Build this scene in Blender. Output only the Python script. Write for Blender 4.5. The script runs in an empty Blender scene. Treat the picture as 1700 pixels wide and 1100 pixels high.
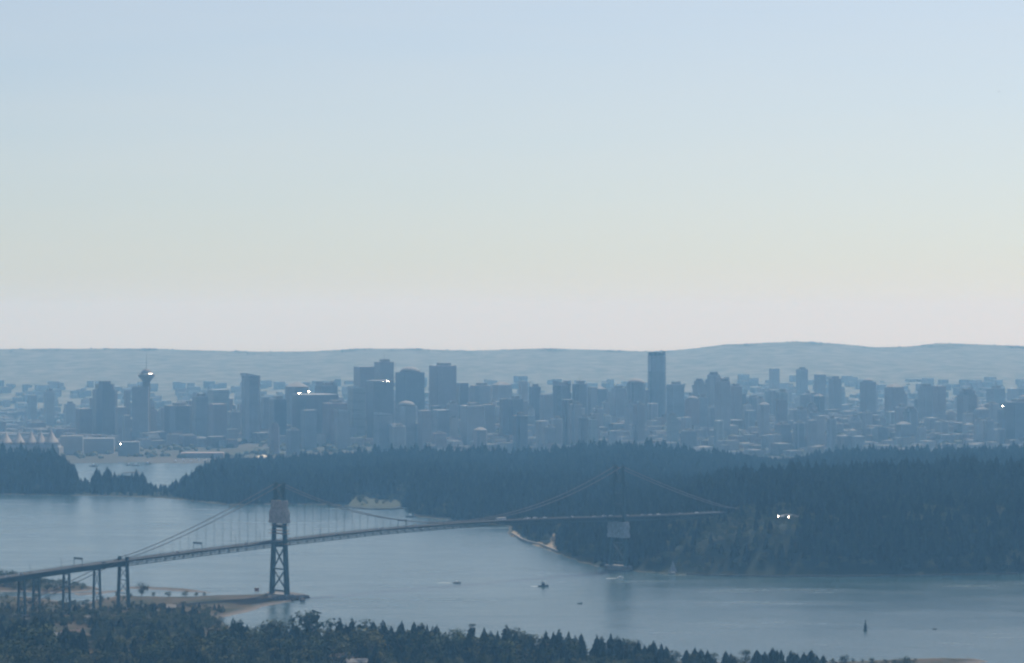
import bpy, bmesh, math, random
import numpy as np
from mathutils import Vector, Matrix

SC = bpy.context.scene
COL = SC.collection
R = math.radians
rnd = random.Random(7)
rng = np.random.default_rng(11)

# ------------------------------------------------------------------ camera, sky, sun, exposure
F = 4938.0            # focal length in photo pixels (1700 wide)
CAMH = 275.0          # lookout height above the sea
HOR = 523.0           # photo row of the horizontal plane
cd = bpy.data.cameras.new('camera')
cam = bpy.data.objects.new('camera', cd)
COL.objects.link(cam)
cam.location = (0, 0, CAMH)
cam.rotation_euler = (R(90) - math.atan((550 - HOR) / F), 0, 0)
cd.sensor_width = 36.0
cd.lens = 36.0 * F / 1700.0
cd.clip_start = 1.0
cd.clip_end = 90000.0
SC.camera = cam

SUN_AZ, SUN_EL = R(24), R(52)      # azimuth clockwise from the view direction (+Y)
sun_dir = Vector((math.sin(SUN_AZ) * math.cos(SUN_EL), math.cos(SUN_AZ) * math.cos(SUN_EL), math.sin(SUN_EL)))
w = bpy.data.worlds.new('World')
SC.world = w
w.use_nodes = True
wn, wl = w.node_tree.nodes, w.node_tree.links
bg = wn['Background']
sky = wn.new('ShaderNodeTexSky')
sky.sky_type = 'NISHITA'
sky.sun_disc = False
sky.sun_elevation = SUN_EL
sky.sun_rotation = SUN_AZ
sky.altitude = 300
sky.air_density = 1.0
sky.dust_density = 2.0
sky.ozone_density = 2.2
tc = wn.new('ShaderNodeTexCoord')
dip = wn.new('ShaderNodeVectorMath'); dip.operation = 'ADD'; dip.inputs[1].default_value = (0, 0, 0.042)   # horizon dip of a high lookout
nrm = wn.new('ShaderNodeVectorMath'); nrm.operation = 'NORMALIZE'
wl.new(tc.outputs['Generated'], dip.inputs[0])
wl.new(dip.outputs[0], nrm.inputs[0])
wl.new(nrm.outputs[0], sky.inputs[0])
cmap = wn.new('ShaderNodeMapping'); cmap.inputs['Scale'].default_value = (5, 5, 60); cmap.inputs['Rotation'].default_value = (0.03, 0.05, 0)
cno = wn.new('ShaderNodeTexNoise'); cno.inputs['Scale'].default_value = 1.0; cno.inputs['Detail'].default_value = 6; cno.inputs['Roughness'].default_value = .55
cmr = wn.new('ShaderNodeMapRange'); cmr.inputs['From Min'].default_value = .35; cmr.inputs['From Max'].default_value = .75; cmr.inputs['To Min'].default_value = 0.0; cmr.inputs['To Max'].default_value = .14
cmx = wn.new('ShaderNodeMix'); cmx.data_type = 'RGBA'; cmx.inputs['B'].default_value = (7.4, 7.3, 7.0, 1)       # thin cirrus veil
wl.new(tc.outputs['Generated'], cmap.inputs[0]); wl.new(cmap.outputs[0], cno.inputs['Vector']); wl.new(cno.outputs['Fac'], cmr.inputs[0])
wl.new(cmr.outputs[0], cmx.inputs['Factor']); wl.new(sky.outputs[0], cmx.inputs['A']); wl.new(cmx.outputs['Result'], bg.inputs[0])
bg.inputs[1].default_value = 0.095

sl = bpy.data.lights.new('sun', 'SUN')
sl.energy = 4.2
sl.angle = R(0.53)
sl.color = (1.0, 0.95, 0.87)
so = bpy.data.objects.new('sun', sl)
COL.objects.link(so)
so.rotation_euler = sun_dir.to_track_quat('Z', 'Y').to_euler()
so.location = (800, 500, 1500)

vs = SC.view_settings
vs.view_transform = 'Standard'
vs.look = 'None'
vs.exposure = 0.1
vs.gamma = 1.0
vs.use_curve_mapping = False
cy = SC.cycles
cy.max_bounces = 6
cy.diffuse_bounces = 2
cy.glossy_bounces = 2
cy.transmission_bounces = 2
cy.volume_bounces = 2
cy.transparent_max_bounces = 6
cy.use_denoising = True
cy.filter_width = 2.3
HAZE_DENSITY = 0.000081
HAZE_COLOR = (0.235, 0.55, 0.91)

# ------------------------------------------------------------------ helpers
def at(px, py, z=0.0):
    """point at height z seen at photo pixel (px, py)"""
    Y = F * (CAMH - z) / (py - HOR)
    return Vector(((px - 850) * Y / F, Y, z))

def xat(px, Y): return (px - 850) * Y / F
def zat(py, Y): return CAMH - (py - HOR) * Y / F

class MB:
    def __init__(s): s.v = []; s.f = []; s.smooth = False
    def quad_loop(s, rings, closed=True, cap0=True, cap1=True):
        b = len(s.v); n = len(rings[0])
        for r in rings: s.v += [tuple(p) for p in r]
        m = n if closed else n - 1
        for i in range(len(rings) - 1):
            for j in range(m):
                k = (j + 1) % n
                s.f.append((b + i*n + j, b + i*n + k, b + (i+1)*n + k, b + (i+1)*n + j))
        if cap0: s.f.append(tuple(b + j for j in reversed(range(n))))
        if cap1: s.f.append(tuple(b + (len(rings)-1)*n + j for j in range(n)))
        return s
    def box(s, x0, x1, y0, y1, z0, z1):
        return s.quad_loop([[(x0,y0,z0),(x1,y0,z0),(x1,y1,z0),(x0,y1,z0)], [(x0,y0,z1),(x1,y0,z1),(x1,y1,z1),(x0,y1,z1)]])
    def prism(s, plan, z0, z1, sc1=1.0):
        return s.quad_loop([[(x,y,z0) for x,y in plan], [(x*sc1,y*sc1,z1) for x,y in plan]])
    def beam(s, p, q, w, h=None, up=(0,0,1)):
        h = h or w
        p, q = Vector(p), Vector(q)
        d = (q - p).normalized(); u = Vector(up)
        if abs(d.dot(u)) > .98: u = Vector((1,0,0))
        a = d.cross(u).normalized(); b = a.cross(d)
        a *= w/2; b *= h/2
        return s.quad_loop([[c-a-b, c+a-b, c+a+b, c-a+b] for c in (p, q)])
    def tube(s, pts, r, n=6, taper=None):
        rings = []
        for i, p in enumerate(pts):
            p = Vector(p)
            d = (Vector(pts[min(i+1, len(pts)-1)]) - Vector(pts[max(i-1, 0)])).normalized()
            u = Vector((0,0,1)) if abs(d.z) < .95 else Vector((1,0,0))
            a = d.cross(u).normalized(); b = a.cross(d)
            rr = taper[i] if taper else r
            rings.append([p + (a*math.cos(6.2832*k/n) + b*math.sin(6.2832*k/n))*rr for k in range(n)])
        return s.quad_loop(rings)
    def lathe(s, prof, n=12, cx=0, cy=0):
        return s.quad_loop([[(cx + r*math.cos(6.2832*k/n), cy + r*math.sin(6.2832*k/n), z) for k in range(n)] for r, z in prof])
    def mesh(s, name, mat, smooth=False):
        me = bpy.data.meshes.new(name)
        me.from_pydata(s.v, [], s.f)
        if mat is not None: me.materials.append(mat)
        if smooth: me.polygons.foreach_set('use_smooth', [True]*len(me.polygons))
        me.update()
        return me
    def build(s, name, mat, parent=None, smooth=False, loc=None):
        return link(name, s.mesh(name, mat, smooth), parent, loc)

def link(name, data, parent=None, loc=None):
    o = bpy.data.objects.new(name, data)
    COL.objects.link(o)
    if parent is not None: o.parent = parent
    if loc is not None: o.location = loc
    return o

def tag(o, label=None, cat=None, group=None, kind=None):
    if label: o['label'] = label
    if cat: o['category'] = cat
    if group: o['group'] = group
    if kind: o['kind'] = kind
    return o

def thing(name, label, cat, loc=(0,0,0), rz=0.0, group=None):
    o = bpy.data.objects.new(name, None)
    o.empty_display_size = 1.0
    COL.objects.link(o)
    o.location = loc
    o.rotation_euler = (0, 0, rz)
    return tag(o, label, cat, group)

def copy_tree(o, parent=None):
    c = o.copy()
    COL.objects.link(c)
    if parent is not None: c.parent = parent
    for ch in o.children: copy_tree(ch, c)
    return c

# ------------------------------------------------------------------ materials
def new_mat(name):
    m = bpy.data.materials.new(name)
    m.use_nodes = True
    nt = m.node_tree
    return m, nt, nt.nodes['Principled BSDF']

def mat_plain(name, col, rough=.7, metal=0.0, var=.15, scale=.3, spec=.3):
    """base colour broken up by a little noise"""
    m, nt, b = new_mat(name)
    t = nt.nodes.new('ShaderNodeTexCoord')
    n = nt.nodes.new('ShaderNodeTexNoise'); n.inputs['Scale'].default_value = scale; n.inputs['Detail'].default_value = 5
    r = nt.nodes.new('ShaderNodeValToRGB')
    r.color_ramp.elements[0].position = .3; r.color_ramp.elements[1].position = .7
    r.color_ramp.elements[0].color = tuple(c*(1-var) for c in col) + (1,)
    r.color_ramp.elements[1].color = tuple(min(1, c*(1+var)) for c in col) + (1,)
    nt.links.new(t.outputs['Object'], n.inputs['Vector'])
    nt.links.new(n.outputs['Fac'], r.inputs[0])
    nt.links.new(r.outputs[0], b.inputs['Base Color'])
    b.inputs['Roughness'].default_value = rough
    b.inputs['Metallic'].default_value = metal
    b.inputs['Specular IOR Level'].default_value = spec
    return m

def mat_leaf(name, c0, c1, rough=.75):
    """foliage: tint differs from tree to tree and clump to clump"""
    m, nt, b = new_mat(name)
    oi = nt.nodes.new('ShaderNodeObjectInfo')
    t = nt.nodes.new('ShaderNodeTexCoord')
    n = nt.nodes.new('ShaderNodeTexNoise'); n.inputs['Scale'].default_value = .35; n.inputs['Detail'].default_value = 3
    ad = nt.nodes.new('ShaderNodeMath'); ad.operation = 'MULTIPLY_ADD'; ad.inputs[1].default_value = .5
    s = nt.nodes.new('ShaderNodeMath'); s.operation = 'MULTIPLY'; s.inputs[1].default_value = .55
    r = nt.nodes.new('ShaderNodeValToRGB')
    r.color_ramp.elements[0].color = c0 + (1,); r.color_ramp.elements[0].position = .15
    r.color_ramp.elements[1].color = c1 + (1,); r.color_ramp.elements[1].position = .85
    nt.links.new(t.outputs['Object'], n.inputs['Vector'])
    nt.links.new(oi.outputs['Random'], s.inputs[0])
    nt.links.new(n.outputs['Fac'], ad.inputs[0]); nt.links.new(s.outputs[0], ad.inputs[2])
    nt.links.new(ad.outputs[0], r.inputs[0])
    nt.links.new(r.outputs[0], b.inputs['Base Color'])
    b.inputs['Roughness'].default_value = rough
    b.inputs['Specular IOR Level'].default_value = .04
    return m

def mat_facade(name, wall, glass, bw=3.0, rh=3.5, mortar=.45, rough=.5, grough=.25):
    """window grid seen from kilometres away: panes too small to tell apart"""
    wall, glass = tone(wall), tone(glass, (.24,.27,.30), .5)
    m, nt, b = new_mat(name)
    N, L = nt.nodes, nt.links
    t = N.new('ShaderNodeTexCoord'); sp = N.new('ShaderNodeSeparateXYZ')
    ad = N.new('ShaderNodeMath'); ad.operation = 'ADD'
    cb = N.new('ShaderNodeCombineXYZ')
    L.new(t.outputs['Object'], sp.inputs[0])
    L.new(sp.outputs[0], ad.inputs[0]); L.new(sp.outputs[1], ad.inputs[1])
    L.new(ad.outputs[0], cb.inputs[0]); L.new(sp.outputs[2], cb.inputs[1])
    br = N.new('ShaderNodeTexBrick')
    br.offset = 0; br.inputs['Scale'].default_value = 1
    br.inputs['Brick Width'].default_value = bw; br.inputs['Row Height'].default_value = rh
    br.inputs['Mortar Size'].default_value = mortar; br.inputs['Mortar Smooth'].default_value = .1
    br.inputs['Color1'].default_value = glass + (1,)
    br.inputs['Color2'].default_value = tuple(g*.6 for g in glass) + (1,)
    br.inputs['Mortar'].default_value = wall + (1,)
    L.new(cb.outputs[0], br.inputs['Vector'])
    # roofs and other level faces painted darker than the wall to offset sunlit brightness
    g = N.new('ShaderNodeNewGeometry'); s2 = N.new('ShaderNodeSeparateXYZ')
    L.new(g.outputs['True Normal'], s2.inputs[0])
    gt = N.new('ShaderNodeMath'); gt.operation = 'GREATER_THAN'; gt.inputs[1].default_value = .7
    L.new(s2.outputs[2], gt.inputs[0])
    mx = N.new('ShaderNodeMix'); mx.data_type = 'RGBA'
    L.new(gt.outputs[0], mx.inputs['Factor'])
    L.new(br.outputs['Color'], mx.inputs['A'])
    mx.inputs['B'].default_value = tuple(c*.4 for c in wall) + (1,)
    n = N.new('ShaderNodeTexNoise'); n.inputs['Scale'].default_value = .06; n.inputs['Detail'].default_value = 4
    L.new(t.outputs['Object'], n.inputs['Vector'])
    mr = N.new('ShaderNodeMapRange'); mr.inputs['To Min'].default_value = .8; mr.inputs['To Max'].default_value = 1.2
    L.new(n.outputs['Fac'], mr.inputs[0])
    vm = N.new('ShaderNodeVectorMath'); vm.operation = 'SCALE'
    L.new(mx.outputs['Result'], vm.inputs[0]); L.new(mr.outputs[0], vm.inputs['Scale'])
    L.new(vm.outputs[0], b.inputs['Base Color'])
    rm = N.new('ShaderNodeMapRange'); rm.inputs['To Min'].default_value = grough; rm.inputs['To Max'].default_value = rough
    L.new(br.outputs['Fac'], rm.inputs[0]); L.new(rm.outputs[0], b.inputs['Roughness'])
    return m

def mat_ground(name, land, sand, sand_z=2.2, scale=.02, land2=None):
    """earth and scrub; bare sand and stones near the tide line"""
    m, nt, b = new_mat(name)
    N, L = nt.nodes, nt.links
    g = N.new('ShaderNodeNewGeometry'); sp = N.new('ShaderNodeSeparateXYZ')
    L.new(g.outputs['Position'], sp.inputs[0])
    n = N.new('ShaderNodeTexNoise'); n.inputs['Scale'].default_value = scale; n.inputs['Detail'].default_value = 8
    L.new(g.outputs['Position'], n.inputs['Vector'])
    r = N.new('ShaderNodeValToRGB')
    r.color_ramp.elements[0].color = land + (1,); r.color_ramp.elements[0].position = .38
    r.color_ramp.elements[1].color = (land2 or tuple(c*1.6 for c in land)) + (1,); r.color_ramp.elements[1].position = .62
    L.new(n.outputs['Fac'], r.inputs[0])
    n2 = N.new('ShaderNodeTexNoise'); n2.inputs['Scale'].default_value = .12; n2.inputs['Detail'].default_value = 6
    L.new(g.outputs['Position'], n2.inputs['Vector'])
    ma = N.new('ShaderNodeMath'); ma.operation = 'MULTIPLY_ADD'; ma.inputs[1].default_value = 2.4
    L.new(n2.outputs['Fac'], ma.inputs[0]); L.new(sp.outputs[2], ma.inputs[2])
    mr = N.new('ShaderNodeMapRange'); mr.inputs['From Min'].default_value = sand_z + .9; mr.inputs['From Max'].default_value = sand_z + 1.6
    L.new(ma.outputs[0], mr.inputs[0])
    r2 = N.new('ShaderNodeValToRGB')
    r2.color_ramp.elements[0].color = tuple(c*.6 for c in sand) + (1,); r2.color_ramp.elements[0].position = .35
    r2.color_ramp.elements[1].color = sand + (1,); r2.color_ramp.elements[1].position = .6
    L.new(n2.outputs['Fac'], r2.inputs[0])
    mx = N.new('ShaderNodeMix'); mx.data_type = 'RGBA'
    L.new(mr.outputs[0], mx.inputs['Factor']); L.new(r2.outputs[0], mx.inputs['A']); L.new(r.outputs[0], mx.inputs['B'])
    L.new(mx.outputs['Result'], b.inputs['Base Color'])
    b.inputs['Roughness'].default_value = .95
    b.inputs['Specular IOR Level'].default_value = .1
    return m

def mat_water():
    m, nt, b = new_mat('sea_water')
    N, L = nt.nodes, nt.links
    g = N.new('ShaderNodeNewGeometry')
    def noise(sx, sy, detail, rough=.55):
        mp = N.new('ShaderNodeMapping'); mp.inputs['Scale'].default_value = (sx, sy, 1)
        n = N.new('ShaderNodeTexNoise'); n.inputs['Scale'].default_value = 1; n.inputs['Detail'].default_value = detail; n.inputs['Roughness'].default_value = rough
        L.new(g.outputs['Position'], mp.inputs[0]); L.new(mp.outputs[0], n.inputs['Vector'])
        return n
    b.inputs['Base Color'].default_value = (.022, .052, .060, 1)
    b.inputs['IOR'].default_value = 1.333
    streak = noise(.0035, .011, 8, .7)          # calmer and ruffled patches
    mr = N.new('ShaderNodeMapRange'); mr.inputs['From Min'].default_value = .35; mr.inputs['From Max'].default_value = .65
    mr.inputs['To Min'].default_value = .10; mr.inputs['To Max'].default_value = .30
    L.new(streak.outputs['Fac'], mr.inputs[0]); L.new(mr.outputs[0], b.inputs['Roughness'])
    a = noise(.045, .10, 8, .7); c = noise(.4, .55, 4, .6)
    ad = N.new('ShaderNodeMath'); ad.operation = 'MULTIPLY_ADD'; ad.inputs[1].default_value = .25
    L.new(c.outputs['Fac'], ad.inputs[0]); L.new(a.outputs['Fac'], ad.inputs[2])
    bp = N.new('ShaderNodeBump'); bp.inputs['Strength'].default_value = 1; bp.inputs['Distance'].default_value = .55
    L.new(ad.outputs[0], bp.inputs['Height']); L.new(bp.outputs[0], b.inputs['Normal'])
    return m

M = {}
M['water'] = mat_water()
M['park_ground'] = mat_ground('park_ground', (.012,.018,.009), (.13,.115,.085), .3)
M['shore_ground'] = mat_ground('shore_ground', (.03,.034,.02), (.15,.135,.12), .8, .03, (.07,.055,.036))
M['city_ground'] = mat_ground('city_ground', (.055,.06,.05), (.05,.05,.046), .2, .0035, (.085,.085,.08))
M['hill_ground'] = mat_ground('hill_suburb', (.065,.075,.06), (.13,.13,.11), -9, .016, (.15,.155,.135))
M['lawn'] = mat_plain('dry_lawn', (.032,.042,.02), .95, 0, .5, .08)
M['bank'] = mat_plain('sandy_bank', (.22,.17,.105), .95, 0, .3, .15)
M['bark'] = mat_plain('bark', (.07,.05,.035), .95, 0, .3, 1.5)
M['fir'] = mat_leaf('fir_needles', (.006,.014,.006), (.018,.034,.013))
M['cedar'] = mat_leaf('cedar_needles', (.010,.021,.008), (.028,.044,.015))
M['broad'] = mat_leaf('broad_leaves', (.018,.03,.009), (.055,.07,.02))
M['olive'] = mat_leaf('olive_leaves', (.035,.042,.014), (.10,.10,.034))
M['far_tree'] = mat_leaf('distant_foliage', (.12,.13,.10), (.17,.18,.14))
M['steel'] = mat_plain('green_painted_steel', (.018,.052,.052), .55, 0, .2, .4)
M['asphalt'] = mat_plain('asphalt', (.045,.047,.05), .9, 0, .15, .5)
M['scrub_floor'] = mat_plain('scrub_floor', (.05,.055,.025), .95, 0, .5, .1)
M['concrete'] = mat_plain('concrete', (.24,.23,.215), .9, 0, .2, .3)
M['walkway'] = mat_plain('walkway', (.075,.085,.085), .9, 0, .2, .4)
M['cable'] = mat_plain('weathered_cable', (.12,.115,.11), .8, 0, .25, .2)
M['rock'] = mat_plain('dark_rock', (.09,.085,.08), .95, 0, .4, .6)
M['tarp'] = mat_plain('scaffold_sheeting', (.40,.33,.295), .8, 0, .35, .35)
M['tarp_pale'] = mat_plain('pale_sheeting', (.33,.345,.37), .8, 0, .35, .35)
M['white'] = mat_plain('white_paint', (.80,.80,.78), .4, 0, .06, .5)
M['hull_dark'] = mat_plain('dark_hull_paint', (.03,.05,.05), .5, 0, .2, .8)
M['wood'] = mat_plain('weathered_wood', (.22,.15,.09), .9, 0, .3, .8)
M['glass'] = mat_plain('dark_glass', (.02,.03,.04), .15, 0, .1, .5, .6)
M['rust'] = mat_plain('rust_red_paint', (.30,.12,.07), .8, 0, .25, .6)
M['sail'] = mat_plain('sailcloth', (.34,.35,.38), .8, 0, .05, .4)
M['teflon'] = mat_plain('tent_fabric', (.27,.25,.235), .7, 0, .08, .1)
M['roof_grey'] = mat_plain('grey_roofing', (.22,.22,.22), .9, 0, .25, .2)
M['roof_red'] = mat_plain('red_brown_roofing', (.11,.075,.06), .9, 0, .25, .4)
M['stucco'] = mat_plain('cream_stucco', (.26,.24,.21), .9, 0, .12, .4)
M['cream_sand'] = mat_plain('cream_sand', (.78,.70,.56), .95, 0, .08, .2)
M['mirror'] = mat_plain('mirror_glazing', (.60,.57,.52), .27, 1.0, .05, .3)
M['tyre'] = mat_plain('tyre_rubber', (.02,.02,.02), .9)
M['foam'] = mat_plain('wake_foam', (.62,.66,.66), .8, 0, .2, .4)
def tone(c, m=(.38,.41,.44), k=.5): return tuple(a*k + b*(1-k) for a, b in zip(c, m))  # pulls city colours toward pale blue-grey, haze put into the paint
FAC = {
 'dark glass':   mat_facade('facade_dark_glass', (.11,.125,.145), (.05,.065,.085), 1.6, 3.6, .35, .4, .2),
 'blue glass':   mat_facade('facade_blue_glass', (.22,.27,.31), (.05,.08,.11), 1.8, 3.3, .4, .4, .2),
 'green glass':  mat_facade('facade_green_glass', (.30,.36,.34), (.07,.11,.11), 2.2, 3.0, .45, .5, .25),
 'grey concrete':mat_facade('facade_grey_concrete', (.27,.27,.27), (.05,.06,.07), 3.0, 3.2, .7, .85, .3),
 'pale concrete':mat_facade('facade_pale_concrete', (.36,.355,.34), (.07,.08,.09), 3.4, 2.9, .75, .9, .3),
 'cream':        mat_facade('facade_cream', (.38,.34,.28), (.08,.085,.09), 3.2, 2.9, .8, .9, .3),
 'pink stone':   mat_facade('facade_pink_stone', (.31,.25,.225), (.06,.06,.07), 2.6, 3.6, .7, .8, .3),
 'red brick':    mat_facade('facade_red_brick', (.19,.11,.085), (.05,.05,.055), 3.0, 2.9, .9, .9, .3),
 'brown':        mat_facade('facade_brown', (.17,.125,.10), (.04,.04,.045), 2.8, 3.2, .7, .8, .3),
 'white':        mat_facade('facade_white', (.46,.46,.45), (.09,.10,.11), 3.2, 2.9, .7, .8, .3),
}

# ------------------------------------------------------------------ landform
def poly_sd(poly, X, Y):
    """signed distance to a polygon, positive inside"""
    P = np.array(poly, float); Q = np.roll(P, -1, 0)
    d2 = np.full(X.shape, 1e18); ins = np.zeros(X.shape, bool)
    for (ax, ay), (bx, by) in zip(P, Q):
        ex, ey = bx-ax, by-ay
        t = np.clip(((X-ax)*ex + (Y-ay)*ey) / (ex*ex + ey*ey + 1e-9), 0, 1)
        d2 = np.minimum(d2, (X-ax-t*ex)**2 + (Y-ay-t*ey)**2)
        c = ((ay > Y) != (by > Y))
        with np.errstate(divide='ignore', invalid='ignore'):
            ins ^= c & (X < ex*(Y-ay)/(ey if ey else 1e-9) + ax)
    return np.where(ins, 1, -1) * np.sqrt(d2)

def wob(X, Y, s, seed=0):
    """smooth cheap noise in about -1..1"""
    r = np.random.default_rng(seed)
    o = np.zeros(np.shape(X)); a = 1.0; tot = 0
    for k in range(4):
        for _ in range(3):
            th = r.uniform(0, 6.28); ph = r.uniform(0, 6.28)
            o = o + a*np.sin((X*math.cos(th) + Y*math.sin(th))*s + ph)
            tot += a
        s *= 2.1; a *= .55
    return o / tot * 1.8

def px_poly(pts): return [tuple(at(x, y)[:2]) for x, y in pts]
def ss(a, b, x):
    t = np.clip((x-a)/(b-a), 0, 1); return t*t*(3-2*t)

PARK = px_poly([(-260,818),(0,820),(100,822),(180,823),(260,826),(330,832),(380,838),(470,836),(560,838),(600,843),(645,844),(672,842),
                (690,856),(740,862),(800,868),(846,874),(850,887),(880,901),(925,917),(960,931),(1000,941),(1060,948),(1130,953),
                (1250,956),(1400,956),(1560,955),(1700,952),(1900,948)]) + [(900,3900),(1150,4600),(1150,5450),(-380,5450)] + \
       px_poly([(430,778),(372,781),(335,791),(305,805),(262,812),(225,804),(148,806),(128,800),(110,790),(-60,778),(-260,778)])
CITY = px_poly([(-400,764),(0,762),(120,769),(210,767),(300,768),(400,771),(470,768)]) + [(-380,5520),(1300,5480),(6000,5400),(6000,17000),(-6000,17000),(-6000,5600)]
SHORE = px_poly([(-300,990),(-60,990),(40,990),(75,994),(105,999),(135,1006),(150,998),(200,987),(235,990),(300,991),(340,989),(420,987),(450,984),(482,984),(513,991),
                 (488,998),(440,1007),(405,1017),(362,1027),(378,1040),(420,1055),(450,1070),(560,1080),(700,1085),(900,1092),(1000,1096),(1250,1100),(1400,1098),(1480,1095),(1560,1092),(1620,1093.5),(1645,1098),
                 (1610,1104),(1570,1112)]) + [(330,2150),(520,2000),(900,1700),(900,600),(-900,600),(-900,2500)]
SPIT = px_poly([(-300,955),(-60,953),(60,962),(95,970),(152,973),(172,978),(120,984),(70,985),(35,982),(-60,984),(-300,985)])
BARS = px_poly([(196,974),(245,973.5),(310,977),(362,985),(310,982.5),(262,979),(215,977)])
BAR2 = px_poly([(120,985),(160,982),(205,979),(208,981),(160,986),(130,989)])

LAWN = [tuple(at(x, y, 3)[:2]) for x, y in [(580,841),(576,832),(584,823),(600,821),(625,824),(640,829),(660,829),(672,829),(680,836),(676,843),(650,846),(610,846)]]
RIDGE_X = [-400,0,200,400,520,600,650,780,900,1060,1120,1160,1210,1320,1390,1450,1510,1560,1620,1700,2100]
RIDGE_Y = [577,577,575,579,578,574,573,576,576,579,577,573,568,563,565,571,571,565,568,570,572]

def h_park(X, Y):
    d = poly_sd(PARK, X, Y) + wob(X, Y, .02, 3)*5
    px = 850 + F*X/np.maximum(Y, 1)
    E = 8 + 4*ss(-250, 100, X) + 42*ss(60, 330, X)*(1-ss(3700, 4250, Y))
    E = (E - 5*ss(4300, 4500, Y))*(.25 + .75*ss(380, 620, px))
    E = E + wob(X, Y, .006, 5)*3.5 + wob(X, Y, .0022, 8)*5*ss(500, 700, px)
    slope = .12 + .6*ss(860, 1000, px)
    E = np.where(px < 845, np.minimum(E, 2.5 + .05*np.maximum(0, -poly_sd(LAWN, X, Y)-6)), E)
    return np.where(d > 0, np.minimum(np.maximum(E, 1.5), .4 + d*slope), np.maximum(d*.15, -1.6))

def h_city(X, Y):
    d = poly_sd(CITY, X, Y)
    px = 850 + F*X/np.maximum(Y, 1)
    base = 3 + 26*ss(5750, 6500, Y)*ss(-1100, -300, X) - 14*ss(6900, 7700, Y)
    RY = 11500.0
    zr = CAMH - (np.interp(px, RIDGE_X, RIDGE_Y) - HOR)*RY/F - 8
    f = np.clip((Y-7900)/(RY-7900), 0, 1)
    up = base*(1-f) + (zr)*(f**1.15)
    up = np.where(Y > RY, zr - (Y-RY)*.05, up)
    up = up + wob(X, Y, .004, 9)*5*ss(8300, 9500, Y)
    return np.where(d > 0, np.minimum(up, 1.8 + d*.15), np.maximum(d*.15, -1.6))

def h_shore(X, Y):
    d = poly_sd(SHORE, X, Y) + wob(X, Y, .05, 2)*1.5
    rise = np.where(Y < 2420, (2420-Y)*.02, 0)
    a = np.where(d > 0, np.minimum(4.2 + rise + wob(X, Y, .02, 4)*.8, d*.10), np.maximum(d*.15, -1.6))
    for pl, top in ((SPIT, 3.6), (BARS, .9), (BAR2, .8)):
        e = poly_sd(pl, X, Y)
        a = np.maximum(a, np.where(e > 0, np.minimum(top, e*.12), np.maximum(e*.15, -1.6)))
    return a

def hh(fn, x, y): return float(fn(np.array([x], float), np.array([y], float))[0])

def grid_land(name, fn, xs, ys, mat):
    Xg, Yg = np.meshgrid(xs, ys)
    Z = fn(Xg, Yg)
    n, m = Z.shape
    co = np.stack([Xg, Yg, Z], -1).reshape(-1, 3)
    keep = Z > -1.59
    i = np.arange(n*m).reshape(n, m)
    q = np.stack([i[:-1,:-1], i[:-1,1:], i[1:,1:], i[1:,:-1]], -1)
    k = keep[:-1,:-1] | keep[:-1,1:] | keep[1:,1:] | keep[1:,:-1]
    q = q[k]
    used = np.unique(q); remap = np.full(n*m, -1); remap[used] = np.arange(len(used))
    me = bpy.data.meshes.new(name)
    me.from_pydata(co[used].tolist(), [], remap[q].tolist())
    me.polygons.foreach_set('use_smooth', [True]*len(me.polygons))
    me.materials.append(mat)
    return tag(link(name, me), kind='structure')

wm = MB(); wm.v = [(-9000,600,0),(9000,600,0),(9000,13000,0),(-9000,13000,0)]; wm.f = [(0,1,2,3)]
tag(wm.build('water', M['water']), kind='structure')
grid_land('parkland_ground', h_park, np.arange(-1300, 1200, 14), np.arange(3080, 5500, 14), M['park_ground'])
grid_land('city_ground', h_city, np.arange(-3400, 3401, 60), np.arange(5450, 8001, 50), M['city_ground'])
grid_land('hillside_ground', h_city, np.arange(-3400, 3401, 60), np.arange(8000, 13600, 80), M['hill_ground'])
grid_land('shore_ground', h_shore, np.arange(-720, 560, 6), np.arange(1500, 3130, 7), M['shore_ground'])

def sheet(name, poly, fn, mat, lift=.35, step=6):
    """a patch of different ground laid over the land"""
    P = np.array(poly); x0, y0 = P.min(0); x1, y1 = P.max(0)
    xs = np.arange(x0, x1+step, step); ys = np.arange(y0, y1+step, step)
    def f(X, Y): return np.where(poly_sd(poly, X, Y) > 0, fn(X, Y) + lift, -1.6)
    Xg, Yg = np.meshgrid(xs, ys); S = poly_sd(poly, Xg, Yg); Z = fn(Xg, Yg) + lift
    mb = MB(); n, m = S.shape; mb.v = np.stack([Xg, Yg, Z], -1).reshape(-1, 3).tolist()
    for a in range(n-1):
        for b in range(m-1):
            if S[a:a+2, b:b+2].min() > 0: mb.f.append((a*m+b, a*m+b+1, a*m+m+b+1, a*m+m+b))
    return tag(mb.build(name, mat, None, True), kind='structure')

BANK = [tuple(at(x, y, 3)[:2]) for x, y in [(847,884),(853,877),(862,884),(870,892),(884,897),(900,899),(908,905),(913,897),(925,895),(927,913),(918,914),(880,901),(858,893)]]
PATH = [(xat(a, y), y) for a, y in [(1180,3283),(1215,3284),(1250,3285),(1288,3287),(1290,3299),(1250,3297),(1215,3296),(1180,3294)]]
sheet('bluff_clearing', PATH, h_park, M['scrub_floor'], .4, 3)
sheet('lawn', LAWN, h_park, M['lawn'])
sheet('sandy_bank', BANK, h_park, M['bank'], .4, 3)

# ------------------------------------------------------------------ trees
def leaf_mesh(name, tris, mat):
    v = np.array(tris, float).reshape(-1, 3)
    me = bpy.data.meshes.new(name)
    k = len(tris[0])//1
    n = len(tris)
    me.from_pydata(v.tolist(), [], [tuple(range(i*k, i*k+k)) for i in range(n)])
    me.materials.append(mat)
    return me

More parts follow.
